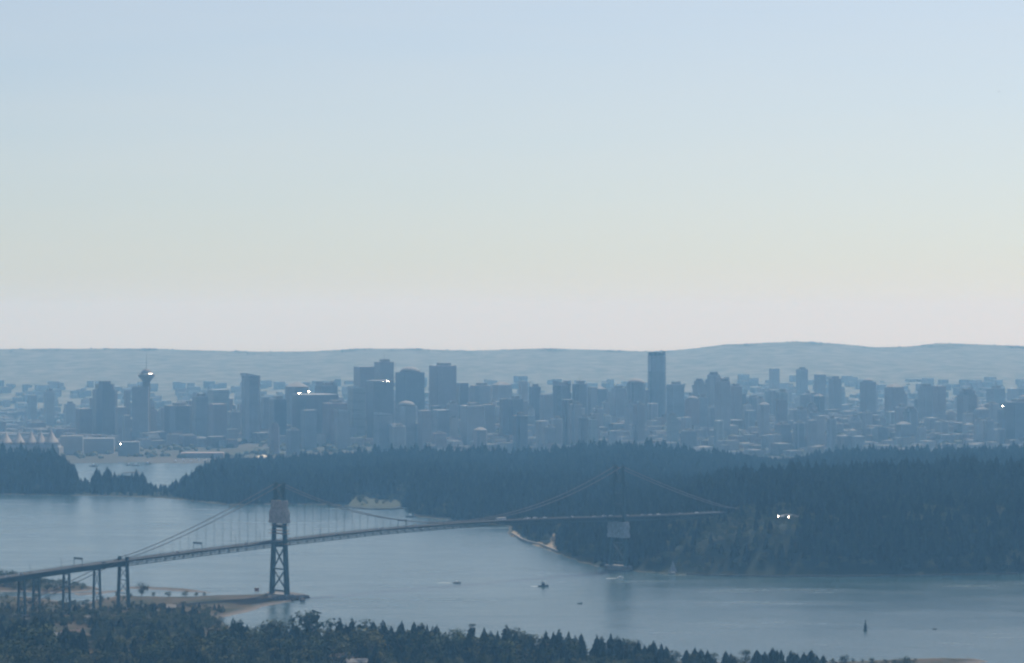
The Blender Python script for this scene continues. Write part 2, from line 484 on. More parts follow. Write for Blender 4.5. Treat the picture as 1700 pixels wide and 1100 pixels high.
def conifer_meshes(seed, mat, slim=.17, ragged=.3, tiers=20, top_flat=0.0):
    """unit-height conifer: whorls of drooping sprays around a tapered stem"""
    r = random.Random(seed); q = []
    lean = r.uniform(-.01, .01)
    for i in range(tiers):
        t = i/(tiers-1)
        z = .12 + .87*t
        rad = slim*1.15*((1-t)**.68 if t > .12 else .75 + 2*t)*(1 + r.uniform(-ragged, ragged)) + .012
        if top_flat and t > .8: rad = max(rad, slim*top_flat)
        nb = 11 if t < .6 else 8
        off = r.uniform(0, 6.28)
        for k in range(nb):
            if r.random() < .1: continue
            a = off + 6.2832*k/nb + r.uniform(-.25, .25)
            L = rad*r.uniform(.65, 1.2)
            ca, sa = math.cos(a), math.sin(a)
            dz = -L*r.uniform(.3, .8) if t < .9 else L*.2
            w = L*r.uniform(.28, .45)
            zz = z + r.uniform(-.02, .02)
            p0 = (lean*z, 0, zz + .012)
            m1 = (ca*L*.6 - sa*w, sa*L*.6 + ca*w, zz + dz*.35)
            m2 = (ca*L*.6 + sa*w, sa*L*.6 - ca*w, zz + dz*.35 - .008)
            e = (ca*L, sa*L, zz + dz)
            q.append([p0, m1, e, m2])
            q.append([(ca*L*.3, sa*L*.3, zz + .03), (ca*L*.75, sa*L*.75, zz + dz*.3 + .015), e, (ca*L*.35, sa*L*.35, zz + dz*.9 - .02)])
    q.append([(-.008, 0, .9), (.008, 0, .9), (.002, .006, 1.02), (0, 0, 1.03)])
    crown = leaf_mesh('crown', q, mat)
    tb = MB(); tb.tube([(0,0,-.06),(0,0,.3),(lean*.6,0,.95)], 1, 6, [.022,.016,.003])
    for k in range(5):
        a = k*1.9; z = .16 + .1*k
        tb.tube([(0,0,z),(math.cos(a)*slim*.6, math.sin(a)*slim*.6, z-.02)], 1, 4, [.005,.002])
    return crown, tb.mesh('trunk', M['bark'])

def broad_meshes(seed, mat, wide=.42, n=430, open_=False, bottom=.16):
    """unit-height broadleaf: limbs carrying leaf clumps in uneven lobes"""
    r = random.Random(seed); q = []
    lobes = []
    tb = MB(); tb.tube([(0,0,-.06),(.01,0,.2),(0,.01,.42)], 1, 6, [.035,.026,.018])
    for k in range(11 if open_ else 9):
        a = r.uniform(0, 6.28); d = wide*math.sqrt(r.random())*.72
        z = r.uniform(bottom + .2, .84) if not open_ else r.uniform(.5, .85)
        z = min(z, .9 - .35*d)
        c = (math.cos(a)*d, math.sin(a)*d, z)
        lobes.append((c, r.uniform(.13, .2)*(1.0 if open_ else 1.15)))
        tb.tube([(0,0,.18 + .1*r.random()), (c[0]*.5, c[1]*.5, c[2]*.72), c], 1, 4, [.016,.010,.004])
    if not open_: lobes += [((0,0,.78), .2), ((0,0,.5), .28), ((0,0,.32), .22)]
    for i in range(n):
        c, s = r.choice(lobes)
        while True:
            v = Vector((r.gauss(0,1), r.gauss(0,1), r.gauss(0,1)))
            if v.length > .1: break
        v.normalize()
        p = Vector(c) + Vector((v.x*s*1.15, v.y*s*1.15, v.z*s*.85))*r.uniform(.62, 1.08)
        nrm_ = (v + Vector((r.uniform(-.7,.7), r.uniform(-.7,.7), r.uniform(-.3,.8)))).normalized()
        a = nrm_.orthogonal().normalized(); b = nrm_.cross(a)
        th = r.uniform(0, 6.28); a, b = a*math.cos(th) + b*math.sin(th), b*math.cos(th) - a*math.sin(th)
        sz = r.uniform(.022, .05)
        q.append([p - a*sz, p - b*sz*.8, p + a*sz*1.1, p + b*sz*.7])
    return leaf_mesh('crown', q, mat), tb.mesh('trunk', M['bark'])

CON = [conifer_meshes(1, M['fir'], .17), conifer_meshes(2, M['fir'], .20, .4), conifer_meshes(3, M['cedar'], .22, .3),
       conifer_meshes(4, M['fir'], .145, .5), conifer_meshes(5, M['cedar'], .18, .45), conifer_meshes(6, M['fir'], .21, .55, 17, .5)]
BRO = [broad_meshes(21, M['broad']), broad_meshes(22, M['broad'], .48), broad_meshes(23, M['olive'], .4), broad_meshes(24, M['olive'], .5, 380),
       broad_meshes(25, M['broad'], .55, 470, True), broad_meshes(26, M['broad'], .36)]
PROTO = {}
def tree(name, pair, x, y, z, h, label, group, wide=1.0, key=None):
    t = thing(name, label, 'tree', (x, y, z), rnd.uniform(0, 6.28), group)
    t.scale = (h*wide, h*wide, h)
    link('trunk', pair[1], t)
    c = link('crown', pair[0], t)
    if key is not None and key not in PROTO: PROTO[key] = c
    return t

# the wooded foreshore: one entry per tree that breaks the skyline (photo column, row of the tip, kind)
TOPS = [(6,1040,'c'),(22,1034,'c'),(30,1028,'c'),(40,1023,'c'),(58,1024,'c'),(75,1026,'c'),(66,1034,'c'),(88,1046,'b'),(107,1038,'c'),(122,1052,'c'),(137,1043,'c'),(168,1056,'c'),(182,1045,'c'),(196,1058,'b'),
 (222,1058,'c'),(238,1044,'b'),(251,1032,'c'),(270,1052,'b'),(285,1048,'b'),(303,1056,'c'),(318,1050,'b'),(334,1038,'c'),(352,1044,'b'),(366,1032,'b'),(387,1026,'c'),(399,1027,'c'),(410,1035,'c'),(424,1040,'c'),(440,1034,'b'),
 (458,1024,'b'),(478,1024,'b'),(492,1036,'c'),(519,1009,'R'),(548,1037,'c'),(564,1025,'c'),(574,1034,'c'),(584,1025,'c'),(597,1040,'c'),(612,1024,'b'),(636,1029,'c'),(650,1040,'c'),(667,1030,'c'),(677,1044,'c'),
 (687,1031,'c'),(694,1037,'c'),(700,1033,'c'),(709,1036,'c'),(718,1039,'c'),(725,1037,'c'),(736,1046,'b'),(754,1042,'b'),(770,1050,'b'),(783,1036,'F'),(804,1041,'c'),(815,1047,'c'),(826,1046,'c'),(841,1037,'c'),(857,1039,'b'),
 (876,1049,'b'),(892,1049,'b'),(906,1046,'c'),(918,1050,'c'),(928,1044,'c'),(944,1048,'c'),(955,1054,'c'),(965,1051,'c'),(991,1053,'c'),(1000,1056,'c'),(1014,1051,'c'),(1025,1055,'c'),(1036,1058,'b'),(1047,1060,'b'),(1060,1062,'c'),
 (1070,1070,'c'),(1085,1063,'c'),(1098,1067,'c'),(1108,1074,'c'),(1118,1077,'b'),(1140,1078,'c'),(1154,1074,'c'),(1164,1077,'c'),(1175,1078,'c'),(1186,1081,'b'),(1205,1080,'c'),(1218,1085,'b'),(1237,1077,'b'),(1257,1078,'c'),(1270,1081,'c'),
 (1283,1074,'c'),(1297,1077,'c'),(1313,1079,'c'),(1324,1084,'c'),(1335,1082,'c'),(1347,1078,'c'),(1356,1086,'c'),(1367,1087,'c'),(1384,1091,'b'),(1401,1085,'b'),(1416,1091,'b'),(1432,1092,'b'),(1447,1091,'b'),(1470,1092,'b'),(1488,1091,'b'),(1504,1087,'b'),(1514,1090,'b')]
CON_L = ['%s even-sided dark fir in the wooded foreshore below the strait', '%s full dark fir in the wooded foreshore below the strait', '%s broad cedar in the wooded foreshore below the strait', '%s thin ragged fir in the wooded foreshore below the strait', '%s ragged cedar in the wooded foreshore below the strait']
BRO_L = {0: '%s rounded green tree in the wooded foreshore below the strait', 1: '%s spreading green tree in the wooded foreshore below the strait', 2: '%s rounded olive tree in the wooded foreshore below the strait', 3: '%s spreading olive tree in the wooded foreshore below the strait', 5: '%s upright green tree in the wooded foreshore below the strait'}
G_CON, G_BRO = 'conifers of the wooded foreshore', 'leafy trees of the wooded foreshore'
def shore_row(px):
    return float(np.interp(px, [0,330,420,450,700,1000,1250,1480,1520], [1102,1098,1082,1078,1088,1099,1112,1103,1100]))
ci = bi = 0
def place_fore(px, py, kind, Y):
    global ci, bi
    x = xat(px, Y); g = hh(h_shore, x, Y); g = max(g, .5)
    h = zat(py, Y) - g
    if h < 3: return
    if kind == 'R':
        tree('broadleaf_tree', BRO[4], x, Y, g-.2, h, 'broad round-headed tree with an open crown standing above the foreshore wood', None, 1.25, 'b4')
    elif kind == 'F':
        tree('pine_tree', CON[5], x, Y, g-.2, h, 'flat-topped pine rising above the foreshore conifers', None, 1.25, 'c5')
    elif kind == 'c':
        tree('conifer_tree', CON[ci % 5], x, Y, g-.3, h, CON_L[ci % 5] % ('tall' if h > 21 else 'mid-height' if h > 14 else 'short'), G_CON, rnd.uniform(1.1, 1.65)*min(1.5, max(1, 17/h)), 'c%d' % (ci % 5)); ci += 1
    else:
        k = (0,1,2,5,3)[bi % 5]
        tree('broadleaf_tree', BRO[k], x, Y, g-.3, h, BRO_L[k] % ('tall' if h > 17 else 'short'), G_BRO, rnd.uniform(1.0, 1.4), 'b%d' % k); bi += 1
for px, py, kind in TOPS:
    Y = F*CAMH/(shore_row(px)-HOR) - rnd.uniform(25, 60)
    place_fore(px, py, kind, Y)
for px, py, kind in TOPS:                  # companions that thicken the tree line
    if kind in 'cb' and px < 1390 and rnd.random() < .85:
        q = px + rnd.choice((-1, 1))*rnd.uniform(4, 9)
        if abs(q-979) < 8: continue
        place_fore(q, py + rnd.uniform(3, 13), rnd.choice('ccb'), F*CAMH/(shore_row(px)-HOR) - rnd.uniform(30, 75))
tx = [t[0] for t in TOPS]; ty = [t[1] for t in TOPS]
for row in range(4):                       # trees lower down, in front of the skyline trees
    px = rnd.uniform(-8, 8)
    while px < 1500:
        top = float(np.interp(px, tx, ty)) + 13 + row*14 + rnd.uniform(-6, 7)
        if abs(px-980) < 10 and row < 2: top += 14
        if top < 1104 and not (545 < px < 615 and top > 1066) and not (82 < px < 150 and row == 0):
            Y = F*CAMH/(shore_row(px)-HOR) - 75 - row*42 - rnd.uniform(0, 30)
            place_fore(px, top, 'c' if rnd.random() < (.55 if row < 2 else .4) else 'b', Y)
        px += rnd.uniform(12, 19) + row*2

# scrub and small trees on the flats round the viaduct piers
L_FLAT = 'bushy low tree on the river flats round the viaduct piers'
n_flat = 0
for k in range(900):
    if n_flat >= 125: break
    px, py = rnd.uniform(-10, 430), rnd.uniform(985, 1052)
    Y = F*(CAMH-4)/(py-HOR); x = xat(px, Y)
    d = float(poly_sd(SHORE, np.array([x]), np.array([Y]))[0])
    if d < 9: continue
    if px > 225 and py < 1004: continue
    if 350 < px and py < 1030: continue
    if 40 < px < 150 and py > 1036: continue
    h = rnd.uniform(7, 13) if py > 1022 else rnd.uniform(3.5, 6.5)
    j = (2,3,0,5,2)[k % 5]
    tree('broadleaf_tree', BRO[j], x, Y, hh(h_shore, x, Y)-.3, h, L_FLAT, 'bushy trees on the river flats', rnd.uniform(1.1, 1.5), 'b%d' % j)
    n_flat += 1
for px, py, tp, wd in [(235,992,966,1.0),(280,992,982,1.6),(255,992,984,1.6),(308,992,981,1.5),(325,991,983,1.6),(338,991,984,1.6),(125,1006,994,1.3),(145,1004,992,1.3),(8,972,944,1.2),(22,972,946,1.2),(40,974,954,1.3),(62,976,958,1.3),(78,978,962,1.4),(90,978,968,1.6)]:
    Y = F*(CAMH-3)/(py-HOR); x = xat(px, Y)
    tree('broadleaf_tree', BRO[rnd.choice((0,1,5))], x, Y, hh(h_shore, x, Y)-.3, (py-tp)*Y/F, 'dark rounded bush at the edge of the tidal lagoon', 'bushes by the tidal lagoon', wd, 'b1')

# the far strip of the peninsula, whose trees stand out singly against the harbour
L_STRIP = 'conifer on the narrow wooded point between the two harbour waters'
strip = [(134,793),(141,796),(153,786),(160,775),(164,779),(172,783),(178,774),(182,779),(190,782),(197,786),(204,784),(209,786),(216,794),(222,796),(226,778),(236,782),(242,792),(250,798),(258,802),(266,803),(275,803),(286,797),(292,793),(303,789),(309,784),(318,780),(326,774),(334,770),(341,772),(347,771),(355,774),(369,765),(377,774),(384,777),(392,774),(400,770),(410,772),(420,768),(430,766)]
for px, py in strip:
    base = float(np.interp(px, [130,260,330,430], [816,818,822,816]))
    Y = F*CAMH/(base-HOR); x = xat(px, Y); g = max(.8, hh(h_park, x, Y))
    tree('conifer_tree', CON[rnd.randrange(5)], x, Y, g-.3, zat(py, Y)-g, L_STRIP, 'conifers on the wooded point', rnd.uniform(1.0, 1.45), 'c0')

# ---- the woods that read as one mass: instanced crowns of the trees above
def scatter_object(name, pts, protos, label):
    """pts rows: x y z scale width index"""
    me = bpy.data.meshes.new(name)
    pts = np.array(pts, float)
    me.vertices.add(len(pts)); me.vertices.foreach_set('co', pts[:, :3].ravel())
    a = me.attributes.new('siz', 'FLOAT_VECTOR', 'POINT')
    a.data.foreach_set('vector', np.stack([pts[:,3]*pts[:,4], pts[:,3]*pts[:,4], pts[:,3]], -1).ravel())
    a = me.attributes.new('idx', 'INT', 'POINT'); a.data.foreach_set('value', pts[:,5].astype(int))
    a = me.attributes.new('rot', 'FLOAT_VECTOR', 'POINT')
    rt = np.zeros((len(pts), 3)); rt[:,2] = rng.uniform(0, 6.28, len(pts)); rt[:, :2] = rng.normal(0, .02, (len(pts), 2))
    a.data.foreach_set('vector', rt.ravel())
    o = link(name, me)
    tag(o, label, None, None, 'stuff')
    ng = bpy.data.node_groups.new(name, 'GeometryNodeTree')
    ng.interface.new_socket('Geometry', in_out='INPUT', socket_type='NodeSocketGeometry')
    ng.interface.new_socket('Geometry', in_out='OUTPUT', socket_type='NodeSocketGeometry')
    N, L = ng.nodes, ng.links
    gi, go = N.new('NodeGroupInput'), N.new('NodeGroupOutput')
    jn = N.new('GeometryNodeJoinGeometry')
    for p in reversed(protos):
        q = N.new('GeometryNodeObjectInfo'); q.inputs['Object'].default_value = p; q.inputs['As Instance'].default_value = True
        L.new(q.outputs['Geometry'], jn.inputs[0])
    ip = N.new('GeometryNodeInstanceOnPoints')
    ip.inputs['Pick Instance'].default_value = True
    def attr(nm, ty):
        z = N.new('GeometryNodeInputNamedAttribute'); z.data_type = ty; z.inputs['Name'].default_value = nm
        return z.outputs['Attribute']
    L.new(gi.outputs[0], ip.inputs['Points']); L.new(jn.outputs[0], ip.inputs['Instance'])
    L.new(attr('idx', 'INT'), ip.inputs['Instance Index'])
    L.new(attr('rot', 'FLOAT_VECTOR'), ip.inputs['Rotation'])
    L.new(attr('siz', 'FLOAT_VECTOR'), ip.inputs['Scale'])
    L.new(ip.outputs[0], go.inputs[0])
    md = o.modifiers.new('scatter', 'NODES'); md.node_group = ng
    return o
PK = ['c0','c1','c2','c3','c4','b0','b1','b2','b3','b5']
protos = [PROTO[k] for k in PK]

def jgrid(x0, x1, y0, y1, s):
    X, Y = np.meshgrid(np.arange(x0, x1, s), np.arange(y0, y1, s))
    X = X.ravel() + rng.uniform(-.48, .48, X.size)*s; Y = Y.ravel() + rng.uniform(-.48, .48, Y.size)*s
    return X, Y
# parkland forest
X, Y = jgrid(-1250, 1150, 3100, 5440, 9.5)
k = np.abs(X) < Y*.178 + 60
X, Y = X[k], Y[k]
d = poly_sd(PARK, X, Y); H = h_park(X, Y)
px = 850 + F*X/Y
k = (d > 5) & ((poly_sd(LAWN, X, Y) < 2) | (rng.random(X.size) < .16)) & (poly_sd(BANK, X, Y) < 0) & (poly_sd(PATH, X, Y) < 0) & ~((px > 1288) & (px < 1332) & (Y > 3283) & (Y < 3306))
k &= ~((px > 124) & (px < 440) & (Y > 4500) & (rng.random(X.size) < np.interp(px, [124,130,290,300,440], [.2,.45,.45,.35,.0])))
k &= ~((px > 60) & (px < 300) & (d < 9))
X, Y, d, H, px = X[k], Y[k], d[k], H[k], px[k]
patch = wob(X, Y, .012, 31)
pb = np.clip(.08 + .5*(patch > .4) + .6*ss(1080, 1150, px)*(1-ss(1280, 1400, px))*(Y < 3430) + .3*(d < 16)*(px > 690), 0, .85)
pb = np.where(px < 560, pb*.4, pb)
isb = rng.random(X.size) < pb
h = np.where(isb, rng.uniform(12, 20, X.size), rng.uniform(19, 31, X.size) + 8*(rng.random(X.size) < .16))
h = np.where(poly_sd(LAWN, X, Y) > 0, rng.uniform(3, 9, X.size), h)
isb |= poly_sd(LAWN, X, Y) > 0
h = h*np.where(d < 18, .72, 1)*np.where((px < 560), .95, 1)
h = h*np.where((H > 8) & (d < 90) & (px > 950), .8, 1)
h *= 1 + .28*wob(X, Y, .007, 41)
h *= 1 - .38*ss(1080, 1150, px)*(1-ss(1290, 1400, px))*(1-ss(3370, 3440, Y))
bush = (Y < 3284) & (px > 1170) & (px < 1345) & (Y > 3215)
isb |= bush
h = np.where(bush, rng.uniform(4.5, 8.5, X.size), h)
h *= 1 - .4*np.exp(-((px-1295)/55)**2)*(Y > 3850)
h *= np.where(Y > 4250, np.interp(px, [300,420,560,700,800,860,950,1080,1200,1290,1350,1450,1700], [1,1,.95,1.12,.98,.86,1.0,1.0,.8,.55,.8,.95,1.02]), 1)
h *= np.where(px < 124, 1.2, 1)*np.interp(px, [124,130,205,240,262,285,300,330], [1,.45,.62,.5,.28,.3,.55,1])
idx = np.where(isb, rng.integers(5, 10, X.size), rng.integers(0, 5, X.size))
wd = np.where(isb, rng.uniform(1.1, 1.5, X.size), rng.uniform(.95, 1.4, X.size))
print('park trees', X.size)
scatter_object('parkland_forest', np.stack([X, Y, H-.4, h, wd, idx], -1), protos, 'dense dark conifer forest covering the peninsula behind the bridge')
# undergrowth that closes the foreshore wood below its trees
X, Y = jgrid(-520, 420, 1950, 2480, 9)
px = 850 + F*X/Y
d = poly_sd(SHORE, X, Y)
lim = F*CAMH/(np.interp(px, [0,330,420,450,700,1000,1250,1480,1520], [1102,1098,1082,1078,1088,1099,1112,1103,1100])-HOR)
k = (d > 12) & (Y < lim-70) & (px < 1480) & ~((px > 540) & (px < 620) & (Y > 2200)) & ~((px > 80) & (px < 150) & (Y > 2330))
X, Y = X[k], Y[k]; H = h_shore(X, Y)
isb = rng.random(X.size) < .6
cap = np.maximum(3, (CAMH - (np.interp(850+F*X/Y, tx, ty) + 34 - HOR)*Y/F) - H)
h = np.minimum(np.where(isb, rng.uniform(7, 13, X.size), rng.uniform(9, 17, X.size)), cap)
scatter_object('foreshore_undergrowth', np.stack([X, Y, H-.4, h, rng.uniform(1.1, 1.6, X.size), np.where(isb, rng.integers(5, 10, X.size), rng.integers(0, 5, X.size))], -1), protos, 'dense undergrowth filling the foreshore wood between its trees')
X, Y = jgrid(-640, -260, 2270, 2900, 7.5)
px = 850 + F*X/Y; g_ = h_shore(X, Y); py = HOR + F*(CAMH-g_)/Y
d = poly_sd(SHORE, X, Y)
k = (d > 8) & (py > np.interp(px, [-40,40,110,140,225,260,340,400,440], [994,996,1004,1010,1003,1004,1007,1022,1056])) & (rng.random(X.size) < .8)
k &= ~((px > 84) & (px < 150) & (py > 1040) & (py < 1062)) & (wob(X, Y, .03, 77) > -.75) & (Y > 2400)
X, Y, g_, py = X[k], Y[k], g_[k], py[k]
isb = rng.random(X.size) < .8
h = np.where(isb, rng.uniform(4, 9.5, X.size), rng.uniform(7, 14, X.size))*np.interp(py, [994,1003,1012,1030,1100], [.22,.32,.5,.8,1.2])
scatter_object('river_flat_wood', np.stack([X, Y, g_-.3, h, rng.uniform(1.2, 1.7, X.size), np.where(isb, rng.integers(5, 10, X.size), rng.integers(0, 5, X.size))], -1), protos, 'thick scrub wood covering the river flats under the viaduct')
# bushes covering the far spit by the lagoon
pts = []
X, Y = jgrid(-640, -380, 2480, 3120, 7)
k = (poly_sd(SPIT, X, Y) > 10) & (rng.random(X.size) < .75)
X, Y = X[k], Y[k]
scatter_object('spit_scrub', np.stack([X, Y, h_shore(X, Y)-.3, rng.uniform(3, 8, X.size)*np.clip(1.5-(X+640)/260, .5, 1.5), rng.uniform(1.2, 1.8, X.size), rng.integers(5, 10, X.size)], -1), protos, 'low scrub covering the sand spit beyond the lagoon')

# ------------------------------------------------------------------ city
GR = R(27)
PLANS = {
 'box': [(-.5,-.5),(.5,-.5),(.5,.5),(-.5,.5)],
 'chamfer': [(-.3,-.5),(.3,-.5),(.5,-.3),(.5,.3),(.3,.5),(-.3,.5),(-.5,.3),(-.5,-.3)],
 'round': [(.5*math.cos(6.2832*k/14), .5*math.sin(6.2832*k/14)) for k in range(14)],
 'notch': [(-.5,-.5),(.12,-.5),(.12,-.38),(.5,-.38),(.5,.5),(-.38,.5),(-.38,.2),(-.5,.2)],
 'cross': [(-.28,-.5),(.28,-.5),(.28,-.28),(.5,-.28),(.5,.28),(.28,.28),(.28,.5),(-.28,.5),(-.28,.28),(-.5,.28),(-.5,-.28),(-.28,-.28)],
}
SIDE = .04
def building(x0, x1, ytop, Y, col, shape, roof, label, group=None, name='tower_block', depth=1.0, slabs=True, rot=GR, sky_glint=False):
    """a tower between two photo columns whose roof shows at row ytop, at distance Y"""
    xc = xat((x0+x1)/2, Y)
    g = hh(h_city, xc, Y)
    wpx = (x1-x0)*Y/F
    a, b_ = math.cos(rot), abs(math.sin(rot))
    W = wpx/(a + b_*depth) if shape in ('box','notch') else (wpx/(a+b_*depth)*1.1 if shape == 'chamfer' else (wpx if shape == 'round' else wpx/1.1))
    D = W*depth
    Hh = zat(ytop, Y) - g
    t = thing(name, label, 'building', (xc, Y, g), rot, group)
    plan = [(x*W, y*D) for x, y in PLANS[shape]]
    body = Hh
    m = FAC[col]
    extra = 0
    if roof in ('box','mast','fins'): body = Hh - min(7, Hh*.09)
    elif roof == 'step': body = Hh*.86
    elif roof == 'dome': body = Hh - W*.26
    elif roof == 'hip': body = Hh - W*.22
    elif roof == 'slope': body = Hh - W*.18
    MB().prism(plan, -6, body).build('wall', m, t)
    if slabs:
        sb = MB(); fl = 3.6 if 'glass' in col or 'stone' in col else 3.0
        z = fl*2
        while z < body - 2:
            sb.prism([(x*1.018, y*1.018) for x, y in plan], z-.35, z+.35); z += fl*(1 if Hh > 40 else 1)
        o = sb.build('floor_slabs', SLAB[col], t); o['kind'] = 'stuff'
    if roof in ('flat','box','mast','fins'):
        pr = MB(); pr.prism([(x*1.01, y*1.01) for x, y in plan], body, body+1.3); pr.build('parapet', SLAB[col], t)
    if roof in ('box','mast','fins'):
        MB().prism([(x*.55 + W*.05, y*.5) for x, y in plan], body+1.3, Hh).build('roof_plant', M['roof_grey'], t)
    if roof == 'mast':
        MB().tube([(0,0,Hh),(0,0,Hh+14)], .5, 5, [.6,.25]).build('mast', M['roof_grey'], t)
    if roof == 'fins':
        for s in (-.42, .42):
            MB().box(s*W-.6, s*W+.6, -.45*D, .45*D, body+1.3, Hh+3).build('roof_fin', SLAB[col], t)
    if roof == 'step':
        MB().prism([(x*.78, y*.78) for x, y in plan], body, Hh*.95).build('setback', m, t)
        MB().prism([(x*.5, y*.5) for x, y in plan], Hh*.95, Hh).build('roof_plant', M['roof_grey'], t)
    if roof == 'dome':
        r_ = W*.46
        MB().lathe([(r_*math.cos(k*R(15)), body + r_*.56*math.sin(k*R(15))) for k in range(6)] + [(.3, body + r_*.56)], 14).build('roof_dome', M['roof_grey'], t, True)
    if roof == 'hip':
        MB().prism(plan, body, Hh, .25).build('roof', M['roof_grey'], t)
    if roof == 'slope':
        k = MB(); k.v = [(-W/2,-D/2,body),(W/2,-D/2,body),(W/2,D/2,body),(-W/2,D/2,body),(-W/2,-D/2,Hh),(-W/2,D/2,Hh)]
        k.f = [(0,1,2,3),(0,4,1),(1,4,5,2),(2,5,3),(0,3,5,4)]; k.build('sloped_roof', SLAB[col], t)
    return t
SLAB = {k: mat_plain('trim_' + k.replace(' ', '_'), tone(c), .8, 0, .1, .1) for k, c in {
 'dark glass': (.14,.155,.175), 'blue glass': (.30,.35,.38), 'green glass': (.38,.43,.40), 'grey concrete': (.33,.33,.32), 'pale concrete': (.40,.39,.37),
 'cream': (.42,.37,.31), 'pink stone': (.36,.29,.26), 'red brick': (.36,.20,.15), 'brown': (.22,.17,.14), 'white': (.5,.5,.49)}.items()}

